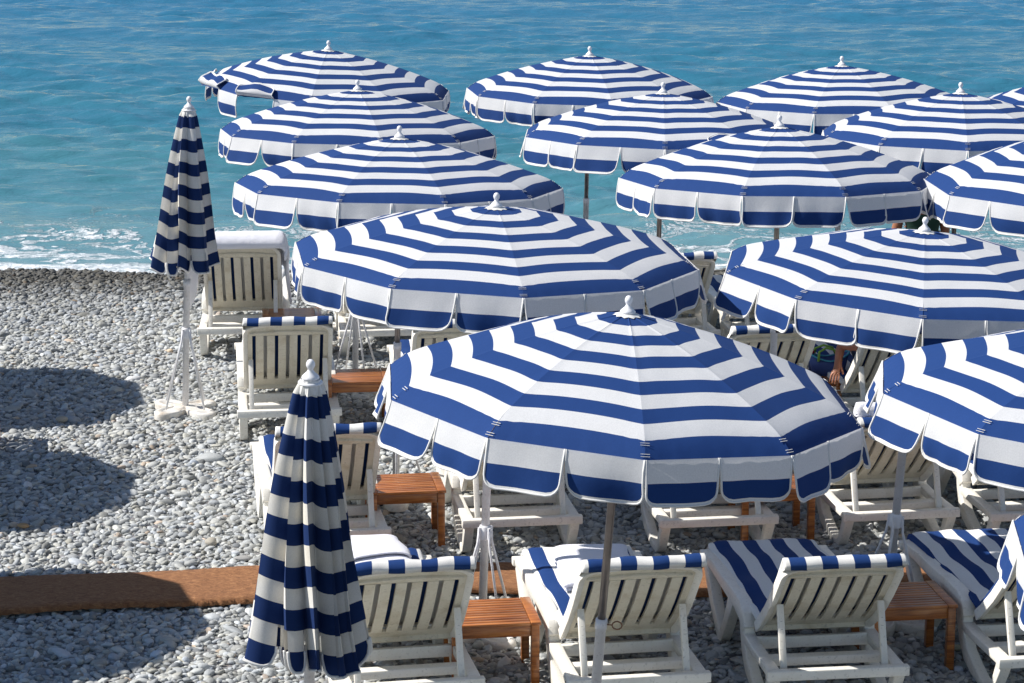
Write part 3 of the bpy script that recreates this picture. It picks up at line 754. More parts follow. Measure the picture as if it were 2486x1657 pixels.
# ------------------------------------------------------------------ loungers
HY, HZ = 0.60, 0.335     # backrest hinge
BL = 0.925
_bp = [(HY, HZ)]
def back_path(ang):
    pts = [(HY, HZ)]; n = 60
    for i in range(n):
        u = (i + 0.5) / n; a = R_(ang - 17 * (1 - u) ** 2 + 3)
        pts.append((pts[-1][0] - math.cos(a) * BL / n, pts[-1][1] + math.sin(a) * BL / n))
    return pts
def back_map(pts):
    """(x, u, w): u metres along the back from the hinge, w towards the sitter"""
    def f(x, u, w):
        t = max(0, min(BL, u)) / BL * 59.999; i = int(t); a, b = pts[i], pts[i+1]; fr = t - i
        y, z = a[0] + (b[0]-a[0]) * fr, a[1] + (b[1]-a[1]) * fr
        dy, dz = b[0]-a[0], b[1]-a[1]; L = math.hypot(dy, dz); dy /= L; dz /= L
        ex = u - max(0, min(BL, u)); y += dy * ex; z += dz * ex
        return Vector((x, y + dz * w, z - dy * w))
    return f
def bent_slab(mb, f, x0, x1, u0, u1, w0, w1, mat=0, nu=6):
    A = []
    for k in range(nu + 1):
        u = u0 + (u1 - u0) * k / nu; A.append([f(x0, u, w0), f(x1, u, w0), f(x1, u, w1), f(x0, u, w1), f(x0, u, w0)])
    mb.grid(A, mat, smooth=False); mb.add([f(x0,u0,w0), f(x1,u0,w0), f(x1,u0,w1), f(x0,u0,w1)], [(0,1,2,3)], mat)
    mb.add([f(x0,u1,w0), f(x1,u1,w0), f(x1,u1,w1), f(x0,u1,w1)], [(3,2,1,0)], mat)

BWH = 0.340  # half width of back
def outline():
    """outer outline of the back (x,u) from lower left up and over to lower right"""
    pts = []; rc = 0.105
    pts.append((-BWH + 0.005, 0.0)); pts.append((-BWH, 0.15)); pts.append((-BWH, 0.35)); pts.append((-BWH, 0.55))
    top = BL
    for k in range(7):
        a = math.pi - (math.pi / 2) * k / 6
        pts.append((-BWH + rc + rc * math.cos(a), top - 0.028 - rc + rc * math.sin(a)))
    for k in range(1, 8):
        x = (-BWH + rc) * (1 - k / 4); pts.append((x, top - 0.028 + 0.028 * (1 - (x / (BWH - rc)) ** 2)))
    for p in reversed(pts[:11]): pts.append((-p[0], p[1]))
    return pts
class LoungerKind:
    def __init__(self, ang):
        P = back_path(ang); f = back_map(P); self.f = f; self.P = P
        # perimeter lip
        mb = MB(); O = outline(); rows = []
        for i, (x, u) in enumerate(O):
            a = O[max(i-1, 0)]; b = O[min(i+1, len(O)-1)]; dx, du = b[0]-a[0], b[1]-a[1]; L = math.hypot(dx, du); nx, nu = du / L, -dx / L
            t = 0.030
            q = [(x, u, -0.044), (x - nx * 0.004, u - nu * 0.004, 0.014), (x + nx * t, u + nu * t, 0.016), (x + nx * t * 1.1, u + nu * t * 1.1, -0.036), (x, u, -0.044)]
            rows.append([f(*p) for p in q])
        mb.grid(rows, smooth=True); self.lip = mb.mesh('back_rim', [M['resin']])
        # recessed plate pieces
        mb = MB(); hx, u0, u1 = 0.271, 0.125, 0.745
        bent_slab(mb, f, -BWH + 0.015, -hx, 0.01, BL - 0.09, -0.012, 0.006); bent_slab(mb, f, hx, BWH - 0.015, 0.01, BL - 0.09, -0.012, 0.006)
        bent_slab(mb, f, -hx, hx, 0.0, u0, -0.012, 0.006)
        bent_slab(mb, f, -hx, hx, u1, BL - 0.012, -0.012, 0.006)
        for s in (-1, 1): bent_slab(mb, f, min(s*hx, s*(BWH-0.05)), max(s*hx, s*(BWH-0.05)), BL - 0.09, BL - 0.035, -0.012, 0.006)
        # stiffening ribs on the lower plate and under the curved top
        bent_slab(mb, f, -hx - 0.03, hx + 0.03, -0.012, 0.012, -0.038, 0.006)
        rows = []
        for k in range(13):
            x = -0.29 + 0.58 * k / 12; uu = u1 + 0.028 + 0.022 * (1 - (x / 0.29) ** 2)
            rows.append([f(x, uu, -0.012), f(x, uu, -0.026), f(x, uu + 0.014, -0.026), f(x, uu + 0.014, -0.012)])
        mb.grid(rows, smooth=True)
        self.plate = mb.mesh('back_plate', [M['resin_back_shaded']])
        self.slats = []
        for k in range(6):
            xc = -0.215 + 0.086 * k; mb = MB(); bent_slab(mb, f, xc - 0.0295, xc + 0.0295, u0 - 0.002, u1 + 0.002, -0.010, 0.004, nu=8); bent_slab(mb, f, xc - 0.0295, xc + 0.0295, u0, u1, -0.015, -0.010, nu=8)
            self.slats.append(mb.mesh('slat', [M['resin_back_shaded']]))
        # struts
        self.strut = {}
        for s in (-1, 1):
            mb = MB(); a = f(s * 0.285, 0.46, -0.030); b = Vector((s * 0.285, 0.075, 0.235))
            mb.bar(a, b, 0.036, 0.030, up=(0, 1, 0.3))
            d = (b - a)
            for t in (0.22, 0.34):
                c = a + d * t + Vector((0, -0.0165, -0.008)); mb.bar(c - Vector((0.008, 0, 0)), c + Vector((0.008, 0, 0)), 0.004, 0.010, mat=1)
            self.strut[s] = mb.mesh('support_strut', [M['resin'], M['dark']], bevel=0.004)
KINDS = {}
def side_mesh(s):
    mb = MB(); x0, x1 = (0.314, 0.388) if s > 0 else (-0.388, -0.314)
    # top rail: foot end to hip, drop down to the rear bar
    mb.ribbon([(1.90, 0.355, 0.020), (1.80, 0.362, 0.026), (1.55, 0.368, 0.036), (1.25, 0.366, 0.040), (0.95, 0.372, 0.048), (0.80, 0.362, 0.058), (0.715, 0.335, 0.056), (0.675, 0.28, 0.040)], x0, x1)
    mb.ribbon([(0.68, 0.235, 0.026), (0.45, 0.232, 0.024), (0.22, 0.240, 0.023), (0.03, 0.245, 0.024)], x0 + 0.002, x1 - 0.002)
    # rear loop leg
    xi0, xi1 = (0.320, 0.382) if s > 0 else (-0.382, -0.320)
    mb.ribbon([(0.735, 0.34, 0.070), (0.72, 0.25, 0.062), (0.68, 0.155, 0.054), (0.61, 0.085, 0.048), (0.48, 0.040, 0.040), (0.34, 0.010, 0.028), (0.22, 0.006, 0.024), (0.16, 0.03, 0.024), (0.11, 0.10, 0.030), (0.06, 0.18, 0.036), (0.03, 0.235, 0.040)], xi0, xi1)
    # foot leg, an arch
    mb.ribbon([(1.86, 0.35, 0.040), (1.74, 0.24, 0.050), (1.58, 0.12, 0.046), (1.42, 0.02, 0.040), (1.34, -0.01, 0.030)], xi0 - 0.001, xi1 + 0.001)
    mb.ribbon([(1.06, 0.35, 0.06), (1.14, 0.24, 0.045), (1.24, 0.12, 0.038), (1.34, 0.015, 0.034), (1.38, -0.01, 0.028)], xi0 + 0.001, xi1 - 0.001)
    return mb.mesh('side_frame', [M['resin']], bevel=0.006)
SIDE = {s: side_mesh(s) for s in (-1, 1)}
mb = MB(); mb.box((0, 0.0, 0.247), (0.80, 0.052, 0.058)); REARBAR = mb.mesh('rear_bar', [M['resin']], bevel=0.006)
mb = MB(); mb.box((0, 0.30, 0.225), (0.65, 0.075, 0.050)); BARB = mb.mesh('cross_bar', [M['resin']], bevel=0.006)
mb = MB(); mb.box((0, 0.60, 0.225), (0.65, 0.035, 0.070)); BARA = mb.mesh('cross_bar', [M['resin']], bevel=0.006)
mb = MB(); mb.box((0, 1.885, 0.352), (0.80, 0.055, 0.050)); FOOTBAR = mb.mesh('foot_bar', [M['resin']], bevel=0.006)
mb = MB()
for k in range(13): mb.box((0, 0.70 + k * 0.092, 0.368), (0.60, 0.066, 0.018))
for s in (-1, 1): mb.box((s * 0.29, 1.26, 0.350), (0.03, 1.20, 0.020))
SEAT = mb.mesh('seat_deck', [M['resin']], bevel=0.003)

SW = 0.0872
def cushion_mesh(kind, seed, inv=False, side_col=0):
    r = random.Random(seed); f = kind.f
    # centre path: list of (y,z) plus normal; from foot to head, over the top and down behind
    path = []
    path.append((Vector((0, 1.945, 0.300)), Vector((0, 1, 0.0)))); path.append((Vector((0, 1.950, 0.345)), Vector((0, 1, 0.25)))); path.append((Vector((0, 1.935, 0.378)), Vector((0, 0.6, 0.8))))
    for k in range(19):
        y = 1.90 - (1.90 - 0.68) * k / 18; path.append((Vector((0, y, 0.380 + 0.008 * math.sin(k * 0.9 + seed))), Vector((0, 0, 1))))
    for k in range(13):
        u = 0.05 + (BL - 0.050) * k / 12; p = f(0, u, 0.012); q = f(0, u, 0.05); path.append((p, (q - p).normalized()))
    top = f(0, BL + 0.004, -0.012); tn = (f(0, BL + 0.1, 0) - f(0, BL, 0)).normalized(); bn = -(f(0, BL, 0.1) - f(0, BL, 0)).normalized()
    path.append((top + tn * 0.002 - bn * 0.006, (tn - bn * 0.6).normalized())); path.append((top + tn * 0.004 + bn * 0.02, (tn + bn * 0.3).normalized())); path.append((top + bn * 0.034 - tn * 0.012, (tn * 0.4 + bn).normalized()))
    path.append((f(0, BL + 0.002, -0.030), bn)); path.append((f(0, BL - 0.002, -0.036), bn)); path.append((f(0, BL - 0.012, -0.040), bn))
    edges = [-0.335, -0.3355, -0.325, -0.3052]
    for k in range(7):
        for j in range(1, 4): edges.append(-0.3052 + SW * (k + j / 3))
    edges += [0.325, 0.3355, 0.335]
    def mat_of(j):
        if j < 3 or j >= 3 + 21: c = 0 if not inv else 1
        else:
            c = 1 if ((j - 3) // 3) % 2 == 0 else 0
            if inv: c = 1 - c
        return c
    nP = len(path); rows = []; ph = [r.uniform(0, 6.28) for _ in range(6)]
    amp = r.uniform(0.6, 1.2)
    for i, (p, n) in enumerate(path):
        row = []; n = n.normalized()
        th0 = 0.040 if i < 31 else 0.026 if i < 34 else 0.012
        shiftx = 0.006 * math.sin(i * 0.4 + ph[3])
        for j, x in enumerate(edges):
            e = abs(x)
            th = th0 * (1 if e < 0.30 else 0.75 if e < 0.33 else 0.45)
            if j == 0 or j == len(edges) - 1: th = -0.004
            w = 0.0045 * amp * (math.sin(x * 17 + i * 0.55 + ph[0]) * math.sin(i * 0.9 + ph[1]) + 0.6 * math.sin(x * 31 + ph[2] + i * 0.3)) if th > 0 else 0
            xx = x * (1.012 if i > 33 else 1) + shiftx
            q = p + n * (th + w); row.append(Vector((xx, q.y, q.z)))
        rows.append(row)
    mb = MB(); mb.grid(rows, mat=lambda i, j: mat_of(j), smooth=True)
    for jj in (1, len(edges) - 2):
        mb.add([rows[i][jj] for i in range(31, nP)], [tuple(range(nP - 31))], mat_of(0))
    return mb.mesh('cushion', [M['cush_white'], M['cush_blue']])

GRP_L = 'white resin sun loungers in rows facing the sea'
_cc = {}
def lounger(bx, by, head, label, ang=45, seed=1, inv=False, h0=0.02, world=None):
    """bx,by: photo position of the middle of the rear bar's top"""
    if ang not in KINDS: KINDS[ang] = LoungerKind(ang)
    K = KINDS[ang]
    p = ground(bx, by, 0.272 + h0) if world is None else Vector(world)
    root = empty('sun_lounger', (p.x, p.y, h0), (0, 0, R_(head)))
    tag(root, label, 'sun lounger', GRP_L)
    for s in (-1, 1): inst('side_frame', SIDE[s], root); inst('support_strut', K.strut[s], root)
    inst('rear_bar', REARBAR, root); inst('cross_bar', BARA, root); inst('cross_bar', BARB, root); inst('foot_bar', FOOTBAR, root); inst('seat_deck', SEAT, root)
    b = inst('backrest', K.plate, root)
    for me in K.slats: inst('slat', me, b)
    inst('back_rim', K.lip, b)
    key = (ang, seed % 5, inv)
    if key not in _cc: _cc[key] = cushion_mesh(K, seed % 5, inv)
    inst('cushion', _cc[key], root)
    return root, K
L51 = lounger(1000, 1655, 10.5, 'lounger at bottom left with a white towel on its seat, behind the foreground closed parasol', ang=46, seed=1)
L52 = lounger(1551, 1640, 9.0, 'lounger with a folded white towel on the seat, behind the steel parasol pole', seed=2)
L53 = lounger(2034, 1622, 7.0, 'fully shaded empty lounger, third along the lower row', ang=43, seed=3)
L54 = lounger(2590, 1590, 8.5, 'lounger with blue edged cushion cut by the lower right edge', ang=44, seed=4, inv=True)
L40 = lounger(800, 1288, 9.0, 'lounger behind the foreground closed parasol, leftmost of the second row', ang=47, seed=5)
L41 = lounger(1268, 1256, 8.0, 'lounger whose rear bar shows left of the steel pole beneath the largest parasol', seed=6)
L42 = lounger(1745, 1256, 8.0, 'lounger whose rear bar shows right of the steel pole beneath the largest parasol', seed=7)
L43 = lounger(2188, 1240, 8.5, 'lounger with a white rolled towel at the top left of its backrest', ang=43, seed=8)
L44 = lounger(2545, 1240, 8.0, 'lounger cut by the right edge, behind the lower right row', seed=9)
L30 = lounger(703, 994, 6.5, 'sunlit lounger with striped cushion hood, directly behind the small wooden table at left', ang=48, seed=10)
L31 = lounger(1112, 1000, 7.0, 'lounger half hidden by the left edge of the largest parasol', ang=48, seed=11)
L33 = lounger(1870, 1000, 8.0, 'lounger with its backrest right of the white pole, left of the blue bag', seed=12)
L34 = lounger(2194, 1003, 8.0, 'lounger on which the bather reclines beside the blue bag', seed=13)
L20 = lounger(590, 795, 4.0, 'lounger with a white towel draped over its backrest, nearest the water at left', ang=52, seed=14)
L21 = lounger(935, 800, 6.0, 'lounger mostly under the wide flat parasol, only its rear bar and leg showing', ang=48, seed=15)
L23 = lounger(1640, 805, 9.0, 'lounger with striped hood standing in front of the surf between two parasols', ang=46, seed=16)
L24 = lounger(1900, 812, 8.0, 'lounger with a pale towel hanging off it beside bare pebbles', ang=46, seed=17)

# ------------------------------------------------------------------ wooden tables
TW, TD, TH = 0.52, 0.46, 0.40
def table(bx, by, head, label, pos=None):
    """bx,by photo position of the near right corner of the top"""
    c = ground(bx, by, TH)
    if pos is None:
        off = Matrix.Rotation(R_(head), 3, 'Z') @ Vector((-TW / 2, TD / 2, 0)); c = c + off
    else: c = Vector(pos)
    root = empty('side_table', (c.x, c.y, 0), (0, 0, R_(head))); tag(root, label, 'side table', 'small varnished wooden side tables')
    for k in range(11):
        y = -TD / 2 + 0.021 + k * (TD - 0.042) / 10
        mb = MB(); w = TW / 2 - 0.062
        mb.box((0, y, TH - 0.010), (2 * w, 0.034, 0.018)); mb.build('slat', [M['wood']], root, bevel=0.002)
    for s in (-1, 1):
        mb = MB(); mb.box((s * (TW / 2 - 0.030), 0, TH - 0.009), (0.058, TD, 0.020)); mb.build('end_board', [M['wood']], root, bevel=0.003)
        mb = MB(); mb.box((0, s * (TD / 2 - 0.030), TH - 0.055), (TW - 0.11, 0.018, 0.065)); mb.build('apron', [M['wood']], root, bevel=0.002)
        mb = MB(); mb.box((s * (TW / 2 - 0.030), 0, TH - 0.055), (0.018, TD - 0.11, 0.065)); mb.build('apron', [M['wood']], root, bevel=0.002)
        for t in (-1, 1):
            mb = MB(); mb.box((s * (TW / 2 - 0.033), t * (TD / 2 - 0.031), (TH - 0.020) / 2), (0.046, 0.046, TH - 0.020)); mb.build('leg', [M['wood']], root, bevel=0.003)
    return root
table(1315, 1510, 8, 'sunlit wooden side table beside the lounger with the folded towel')
table(2327, 1468, 8, 'shaded wooden side table between the two right loungers of the lower row')
table(1084, 1190, 8, 'wooden side table right of the lounger behind the foreground closed parasol')
table(950, 925, 6, 'wooden side table right of the sunlit lounger with the striped hood')
table(783, 772, 6, 'wooden side table showing beside the towel draped lounger')
table(1985, 1185, 8, 'dark wooden side table under the right side of the largest parasol')
table(2048, 925, 8, 'wooden side table holding the blue bag and a bottle')
table(-8, 985, 8, 'wooden side table just beyond the left edge on the shaded pebbles')

# ------------------------------------------------------------------ towels
def cloth_obj(name, rows, label, cat='towel', group='white terry towels', th=0.012):
    mb = MB(); mb.grid(rows, smooth=True); o = mb.build(name, [M['terry']])
    md = o.modifiers.new('thick', 'SOLIDIFY'); md.thickness = th; md.offset = 1
    md2 = o.modifiers.new('sub', 'SUBSURF'); md2.levels = 1; md2.render_levels = 1
    tag(o, label, cat, group); return o
def folded_towel(root, x, y, z, w, d, layers, rot, label, seed):
    r = random.Random(seed); mb = MB(); lh = 0.026
    prof_ = []                                   # folded section in y-z: a strip going back and forth
    for L in range(layers):
        z0 = L * lh + 0.012; a, b = (-d / 2, d / 2) if L % 2 == 0 else (d / 2, -d / 2)
        k_ = 1 - 0.04 * L
        for k in range(9): prof_.append((a * k_ + (b - a) * k_ * k / 8, z0 + 0.003 * math.sin(k + L)))
        if L < layers - 1:
            s = 1 if b > 0 else -1; prof_.append((b * k_ + s * 0.014, z0 + lh * 0.25)); prof_.append((b * k_ + s * 0.014, z0 + lh * 0.75))
    for i in range(1):
        rows = []
        for (py_, pz_) in prof_:
            row = []
            for k in range(15):
                xx = -w / 2 + w * k / 14; e = 1 - (abs(xx) / (w / 2)) ** 6 * 0.25
                row.append((xx + r.uniform(-0.004, 0.004) + 0.01 * math.sin(py_ * 20 + seed), py_ + 0.010 * math.sin(xx * 12 + seed), pz_ * e + 0.005 * math.sin(xx * 14 + py_ * 9 + seed)))
            rows.append(row)
        mb.grid(rows)
    o = mb.build('towel', [M['terry']])
    md = o.modifiers.new('thick', 'SOLIDIFY'); md.thickness = 0.017; md.offset = 0
    md2 = o.modifiers.new('sub', 'SUBSURF'); md2.levels = 1; md2.render_levels = 1
    Mw = Matrix.Translation(root.location) @ Matrix.Rotation(root.rotation_euler.z, 4, 'Z')
    o.matrix_world = Mw @ Matrix.Translation((x, y, z)) @ Matrix.Rotation(R_(rot), 4, 'Z')
    tag(o, label, 'towel', 'white terry towels'); return o
folded_towel(L52[0], 0.02, 1.38, 0.425, 0.46, 0.76, 3, -4, 'folded white towel on the seat of the lounger behind the steel pole', 1)
folded_towel(L51[0], 0.0, 1.56, 0.425, 0.40, 0.50, 6, 6, 'plump white towel on the bottom left lounger beside the closed parasol', 2)
def draped(root, K, label, seed, hx=0.40):
    """towel hung over the top of a backrest, its ends falling down both sides"""
    f = K.f; rows = []; r = random.Random(seed)
    Mw = Matrix.Translation(root.location) @ Matrix.Rotation(root.rotation_euler.z, 4, 'Z')
    xs_ = [-0.47, -0.455, -0.43, -0.41, -0.395, -0.38, -0.36, -0.33, -0.25, -0.12, 0.0, 0.12, 0.25, 0.33, 0.36, 0.375, 0.385, 0.395, 0.40]
    drop = {0: 0.50, 1: 0.47, 2: 0.40, 3: 0.30, 4: 0.18, 5: 0.08, 6: 0.02, 14: 0.02, 15: 0.10, 16: 0.26, 17: 0.42, 18: 0.50}
    for i, (u, w) in enumerate([(BL + 0.0, -0.066), (BL + 0.016, -0.074), (BL + 0.036, -0.066), (BL + 0.052, -0.04), (BL + 0.058, 0.0), (BL + 0.058, 0.04), (BL + 0.045, 0.078), (BL - 0.02, 0.08), (BL - 0.14, 0.078), (BL - 0.28, 0.075), (BL - 0.38, 0.075)]):
        row = []
        for j, x in enumerate(xs_):
            p = f(x, u, w); dz = drop.get(j, 0) * (0.75 + 0.25 * math.cos(i * 0.5)) * (0.25 if i < 5 else 1.0)
            pz = p.z - dz + 0.006 * math.sin(x * 25 + i); py = p.y + 0.015 * math.sin(i * 0.7 + j * 0.8) * (1 if dz > 0 else 0.3)
            row.append(Mw @ Vector((x + (0.012 * math.sin(i + j * 1.3) if dz > 0.05 else 0), py, pz)))
        rows.append(row)
    return cloth_obj('towel', rows, label, th=0.02)
draped(L20[0], L20[1], 'white towel draped over the backrest of the lounger nearest the water at left', 3)
draped(L24[0], L24[1], 'pale towel draped over the lounger next to the bare pebbles by the surf', 5)
# rolled towel on L43
def rolled(root, K, label):
    Mw = Matrix.Translation(root.location) @ Matrix.Rotation(root.rotation_euler.z, 4, 'Z'); f = K.f
    mb = MB(); rows = []
    for k in range(60):
        a = k / 59 * 2 * math.pi * 2.6; rr = 0.016 + 0.042 * k / 59; c = []
        for j in range(9):
            x = -0.33 + 0.19 * j / 8; p = f(x, BL - 0.045, 0.105); c.append(Mw @ (p + Vector((0.006 * math.sin(a * 2), rr * math.cos(a), rr * math.sin(a) * (1 + 0.08 * math.sin(j))))))
        rows.append(c)
    mb.grid(rows); o = mb.build('towel', [M['terry']]); md = o.modifiers.new('thick', 'SOLIDIFY'); md.thickness = 0.010
    tag(o, label, 'towel', 'white terry towels')
rolled(L43[0], L43[1], 'small rolled white towel at the head of the lounger under the right edge parasol')

# ------------------------------------------------------------------ bag, bottle, people
def make_bag():
    c = ground(2010, 908, TH) + Vector((0, 0, 0.0)); root = empty('beach_bag', (c.x, c.y, TH + 0.006), (0, 0, R_(6)))
    tag(root, 'open blue beach bag with turquoise trim and lime green handle on the wooden table', 'bag')
    mb = MB(); n = 24; rows = []; rims = []
    for z, sx, sy in ((0.0, 0.10, 0.07), (0.01, 0.13, 0.085), (0.09, 0.15, 0.09), (0.17, 0.165, 0.095)):
        row = []
        for k in range(n + 1):
            a = 2 * math.pi * k / n; zz = z + (0.055 * abs(math.cos(a)) ** 1.5 - 0.02 * abs(math.sin(a))) * (z / 0.17)
            row.append(Vector((sx * math.cos(a), sy * math.sin(a), zz)))
        rows.append(row)
    mb.grid(rows); mb.add([v for v in rows[0][:-1]], [tuple(range(n))]); o = mb.build('bag_body', [M['bag_blue']], root)
    md = o.modifiers.new('thick', 'SOLIDIFY'); md.thickness = 0.006
    mb = MB(); mb.tube(rows[-1][:-1], 0.009, n=6, closed=True); mb.build('trim', [M['bag_trim']], root)
    for s in (-1, 1):
        mb = MB(); mb.tube([(-0.10 * 1, s * 0.088, 0.15), (-0.09, s * 0.07, 0.24), (-0.03, s * 0.05, 0.275), (0.04, s * 0.055, 0.25), (0.09, s * 0.088, 0.15)], 0.011, n=8); mb.build('handle', [M['bag_green']], root)
    root.scale = (1.0, 1.0, 0.80)
    return root
make_bag()
def make_bottle():
    c = ground(1971, 905, TH); root = empty('bottle', (c.x, c.y, TH + 0.001)); tag(root, 'small dark drink bottle with a red cap standing left of the blue bag', 'bottle')
    mb = MB(); mb.lathe([(0.0, 0.0), (0.028, 0.0), (0.030, 0.01), (0.030, 0.11), (0.022, 0.135), (0.012, 0.155), (0.012, 0.165)], n=16); mb.build('bottle_body', [M['bottle']], root)
    mb = MB(); mb.lathe([(0.015, 0.163), (0.016, 0.166), (0.016, 0.182), (0.0, 0.184)], n=14); mb.build('cap', [M['cap_red']], root)
make_bottle()

def skin_mesh(name, nodes, edges, mats, root_i=0, sub=2, parent=None):
    me = bpy.data.meshes.new(name); me.from_pydata([n[0] for n in nodes], edges, []); 
    for m in mats: me.materials.append(m)
    o = link(bpy.data.objects.new(name, me), parent)
    md = o.modifiers.new('skin', 'SKIN'); md.use_smooth_shade = True
    for i, n in enumerate(nodes):
        r = n[1] if isinstance(n[1], tuple) else (n[1], n[1]); me.skin_vertices[0].data[i].radius = r
    me.skin_vertices[0].data[root_i].use_root = True
    s = o.modifiers.new('sub', 'SUBSURF'); s.levels = sub; s.render_levels = sub
    return o
def add_hand(nodes, edges, wrist_i, d, side):
    """palm and five fingers growing from the wrist along direction d"""
    w = Vector(nodes[wrist_i][0]); d = Vector(d).normalized(); s = Vector(side).normalized(); n = d.cross(s)
    nodes.append((tuple(w + d * 0.05), (0.030, 0.018))); pi = len(nodes) - 1; edges.append((wrist_i, pi))
    for k, (off, ln) in enumerate(((-0.030, 0.060), (-0.010, 0.072), (0.010, 0.068), (0.030, 0.052))):
        a = w + d * 0.092 + s * off; nodes.append((tuple(a), 0.009)); i0 = len(nodes) - 1; edges.append((pi, i0))
        b = a + d * ln * 0.55 + n * 0.012; nodes.append((tuple(b), 0.008)); edges.append((i0, i0 + 1))
        c = b + d * ln * 0.35 + n * 0.022; nodes.append((tuple(c), 0.007)); edges.append((i0 + 1, i0 + 2))
    a = w + d * 0.035 - s * 0.040; nodes.append((tuple(a), 0.011)); i0 = len(nodes) - 1; edges.append((wrist_i, i0))
    nodes.append((tuple(a + d * 0.035 - s * 0.018 + n * 0.01), 0.009)); edges.append((i0, i0 + 1))
def person(joints, root_loc, rotz, label, cloth_mat, pose_h, cover):
    """joints: dict of points; one continuous body, head with face, clothing and hair"""
    J = {k: Vector(v) for k, v in joints.items()}
    nodes = []; idx = {}; edges = []
    def nd(k, p, r): nodes.append((tuple(p), r)); idx[k] = len(nodes) - 1
    def ed(a, b): edges.append((idx[a], idx[b]))
    nd('pel', J['pel'], (0.155, 0.105)); nd('wai', J['pel'].lerp(J['che'], 0.45), (0.125, 0.09)); nd('che', J['che'], (0.16, 0.105)); nd('nek', J['nek'], 0.055); nd('hd0', J['nek'].lerp(J['head'], 0.5), (0.062, 0.068)); nd('hd', J['head'], (0.078, 0.092)); nd('hd1', J['head'] + (J['head'] - J['nek']).normalized() * 0.075, (0.062, 0.072))
    for a, b in (('pel', 'wai'), ('wai', 'che'), ('che', 'nek'), ('nek', 'hd0'), ('hd0', 'hd'), ('hd', 'hd1')): ed(a, b)
    for s in ('l', 'r'):
        nd('sh'+s, J['sh'+s], 0.055); nd('el'+s, J['el'+s], 0.040); nd('fa'+s, J['el'+s].lerp(J['wr'+s], 0.35), 0.040); nd('wr'+s, J['wr'+s], (0.027, 0.022)); ed('che', 'sh'+s); ed('sh'+s, 'el'+s); ed('el'+s, 'fa'+s); ed('fa'+s, 'wr'+s)
        dd = J['wr'+s] - J['el'+s]; sd = dd.cross(Vector((0.2, 0.1, 1))); add_hand(nodes, edges, idx['wr'+s], dd, sd)
        nd('hp'+s, J['hp'+s], 0.095); nd('th'+s, J['hp'+s].lerp(J['kn'+s], 0.4), 0.080); nd('kn'+s, J['kn'+s], 0.055); nd('ca'+s, J['kn'+s].lerp(J['an'+s], 0.3), 0.055); nd('an'+s, J['an'+s], 0.036); nd('to'+s, J['to'+s], (0.040, 0.022))
        for a, b in (('pel', 'hp'), ('hp', 'th'), ('th', 'kn'), ('kn', 'ca'), ('ca', 'an'), ('an', 'to')): ed(a if a == 'pel' else a + s, b + s)
    root = empty('person', root_loc, (0, 0, rotz)); tag(root, label, 'person')
    o = skin_mesh('body', nodes, edges, [M['skin']], idx['pel'], 2, root)
    # face
    fd = Vector(joints['face']).normalized(); up = (J['head'] - J['nek']).normalized(); sd = up.cross(fd).normalized(); h = J['head'] + up * 0.01
    mb = MB()
    for s in (-1, 1):
        mb.lathe([(0.001, 0.012), (0.009, 0.008), (0.012, 0), (0.009, -0.008), (0.001, -0.012)], n=8, M=Matrix.Translation(h + fd * 0.083 + sd * s * 0.032))
    mb.build('eyes', [M['finial']], root)
    mb = MB(); mb.tube([h + fd * 0.088 + up * 0.01, h + fd * 0.112 - up * 0.025, h + fd * 0.090 - up * 0.034], [0.006, 0.013, 0.006], n=8)
    for s in (-1, 1): mb.tube([h + sd * s * 0.078 + up * 0.018, h + sd * s * 0.092, h + sd * s * 0.078 - up * 0.03], [0.008, 0.014, 0.007], n=8)
    mb.build('nose_and_ears', [M['skin']], root)
    mb = MB(); mb.tube([h + fd * 0.085 - up * 0.058 + sd * 0.024, h + fd * 0.092 - up * 0.060, h + fd * 0.085 - up * 0.058 - sd * 0.024], [0.003, 0.007, 0.003], n=6); mb.build('mouth', [M['cap_red']], root)
    mb = MB(); rows = []
    for i in range(9):
        th = math.pi * i / 8 * 0.62; row = []
        for k in range(17):
            a = 2 * math.pi * k / 16; rr = 1 + 0.06 * math.sin(5 * a + i * 2)
            fwd = math.cos(a); lim = 0.78 if fwd > 0.3 else 1.0
            t2 = th * lim
            row.append(h + up * 0.018 + (up * math.cos(t2) * 0.108 + (fd * math.cos(a) * 0.106 + sd * math.sin(a) * 0.094) * math.sin(t2)) * rr)
        rows.append(row)
    mb.grid(rows); mb.build('hair', [M['hair']], root)
    # clothing: a slightly larger skin over the covered joints
    cn = [(tuple(J['pel']), (0.165, 0.115)), (tuple(J['pel'].lerp(J['che'], 0.45)), (0.135, 0.10)), (tuple(J['che']), (0.17, 0.115)), (tuple(J['che'].lerp(J['nek'], 0.45)), (0.11, 0.085))]; ce = [(0, 1), (1, 2), (2, 3)]
    if cover == 'top':
        for s in ('l', 'r'):
            cn.append((tuple(J['sh'+s]), 0.064)); a = len(cn) - 1; ce.append((2, a)); cn.append((tuple(J['sh'+s].lerp(J['el'+s], 0.4)), 0.056)); ce.append((a, a + 1))
    else: cn = cn[:2]; ce = [(0, 1)]
    for s in ('l', 'r'):
        cn.append((tuple(J['hp'+s]), 0.104)); a = len(cn) - 1; ce.append((0, a)); cn.append((tuple(J['hp'+s].lerp(J['kn'+s], 0.35)), 0.092)); ce.append((a, a + 1))
    skin_mesh('shirt_and_shorts' if cover == 'top' else 'swim_shorts', cn, ce, [cloth_mat], 0, 2, root)
    return root
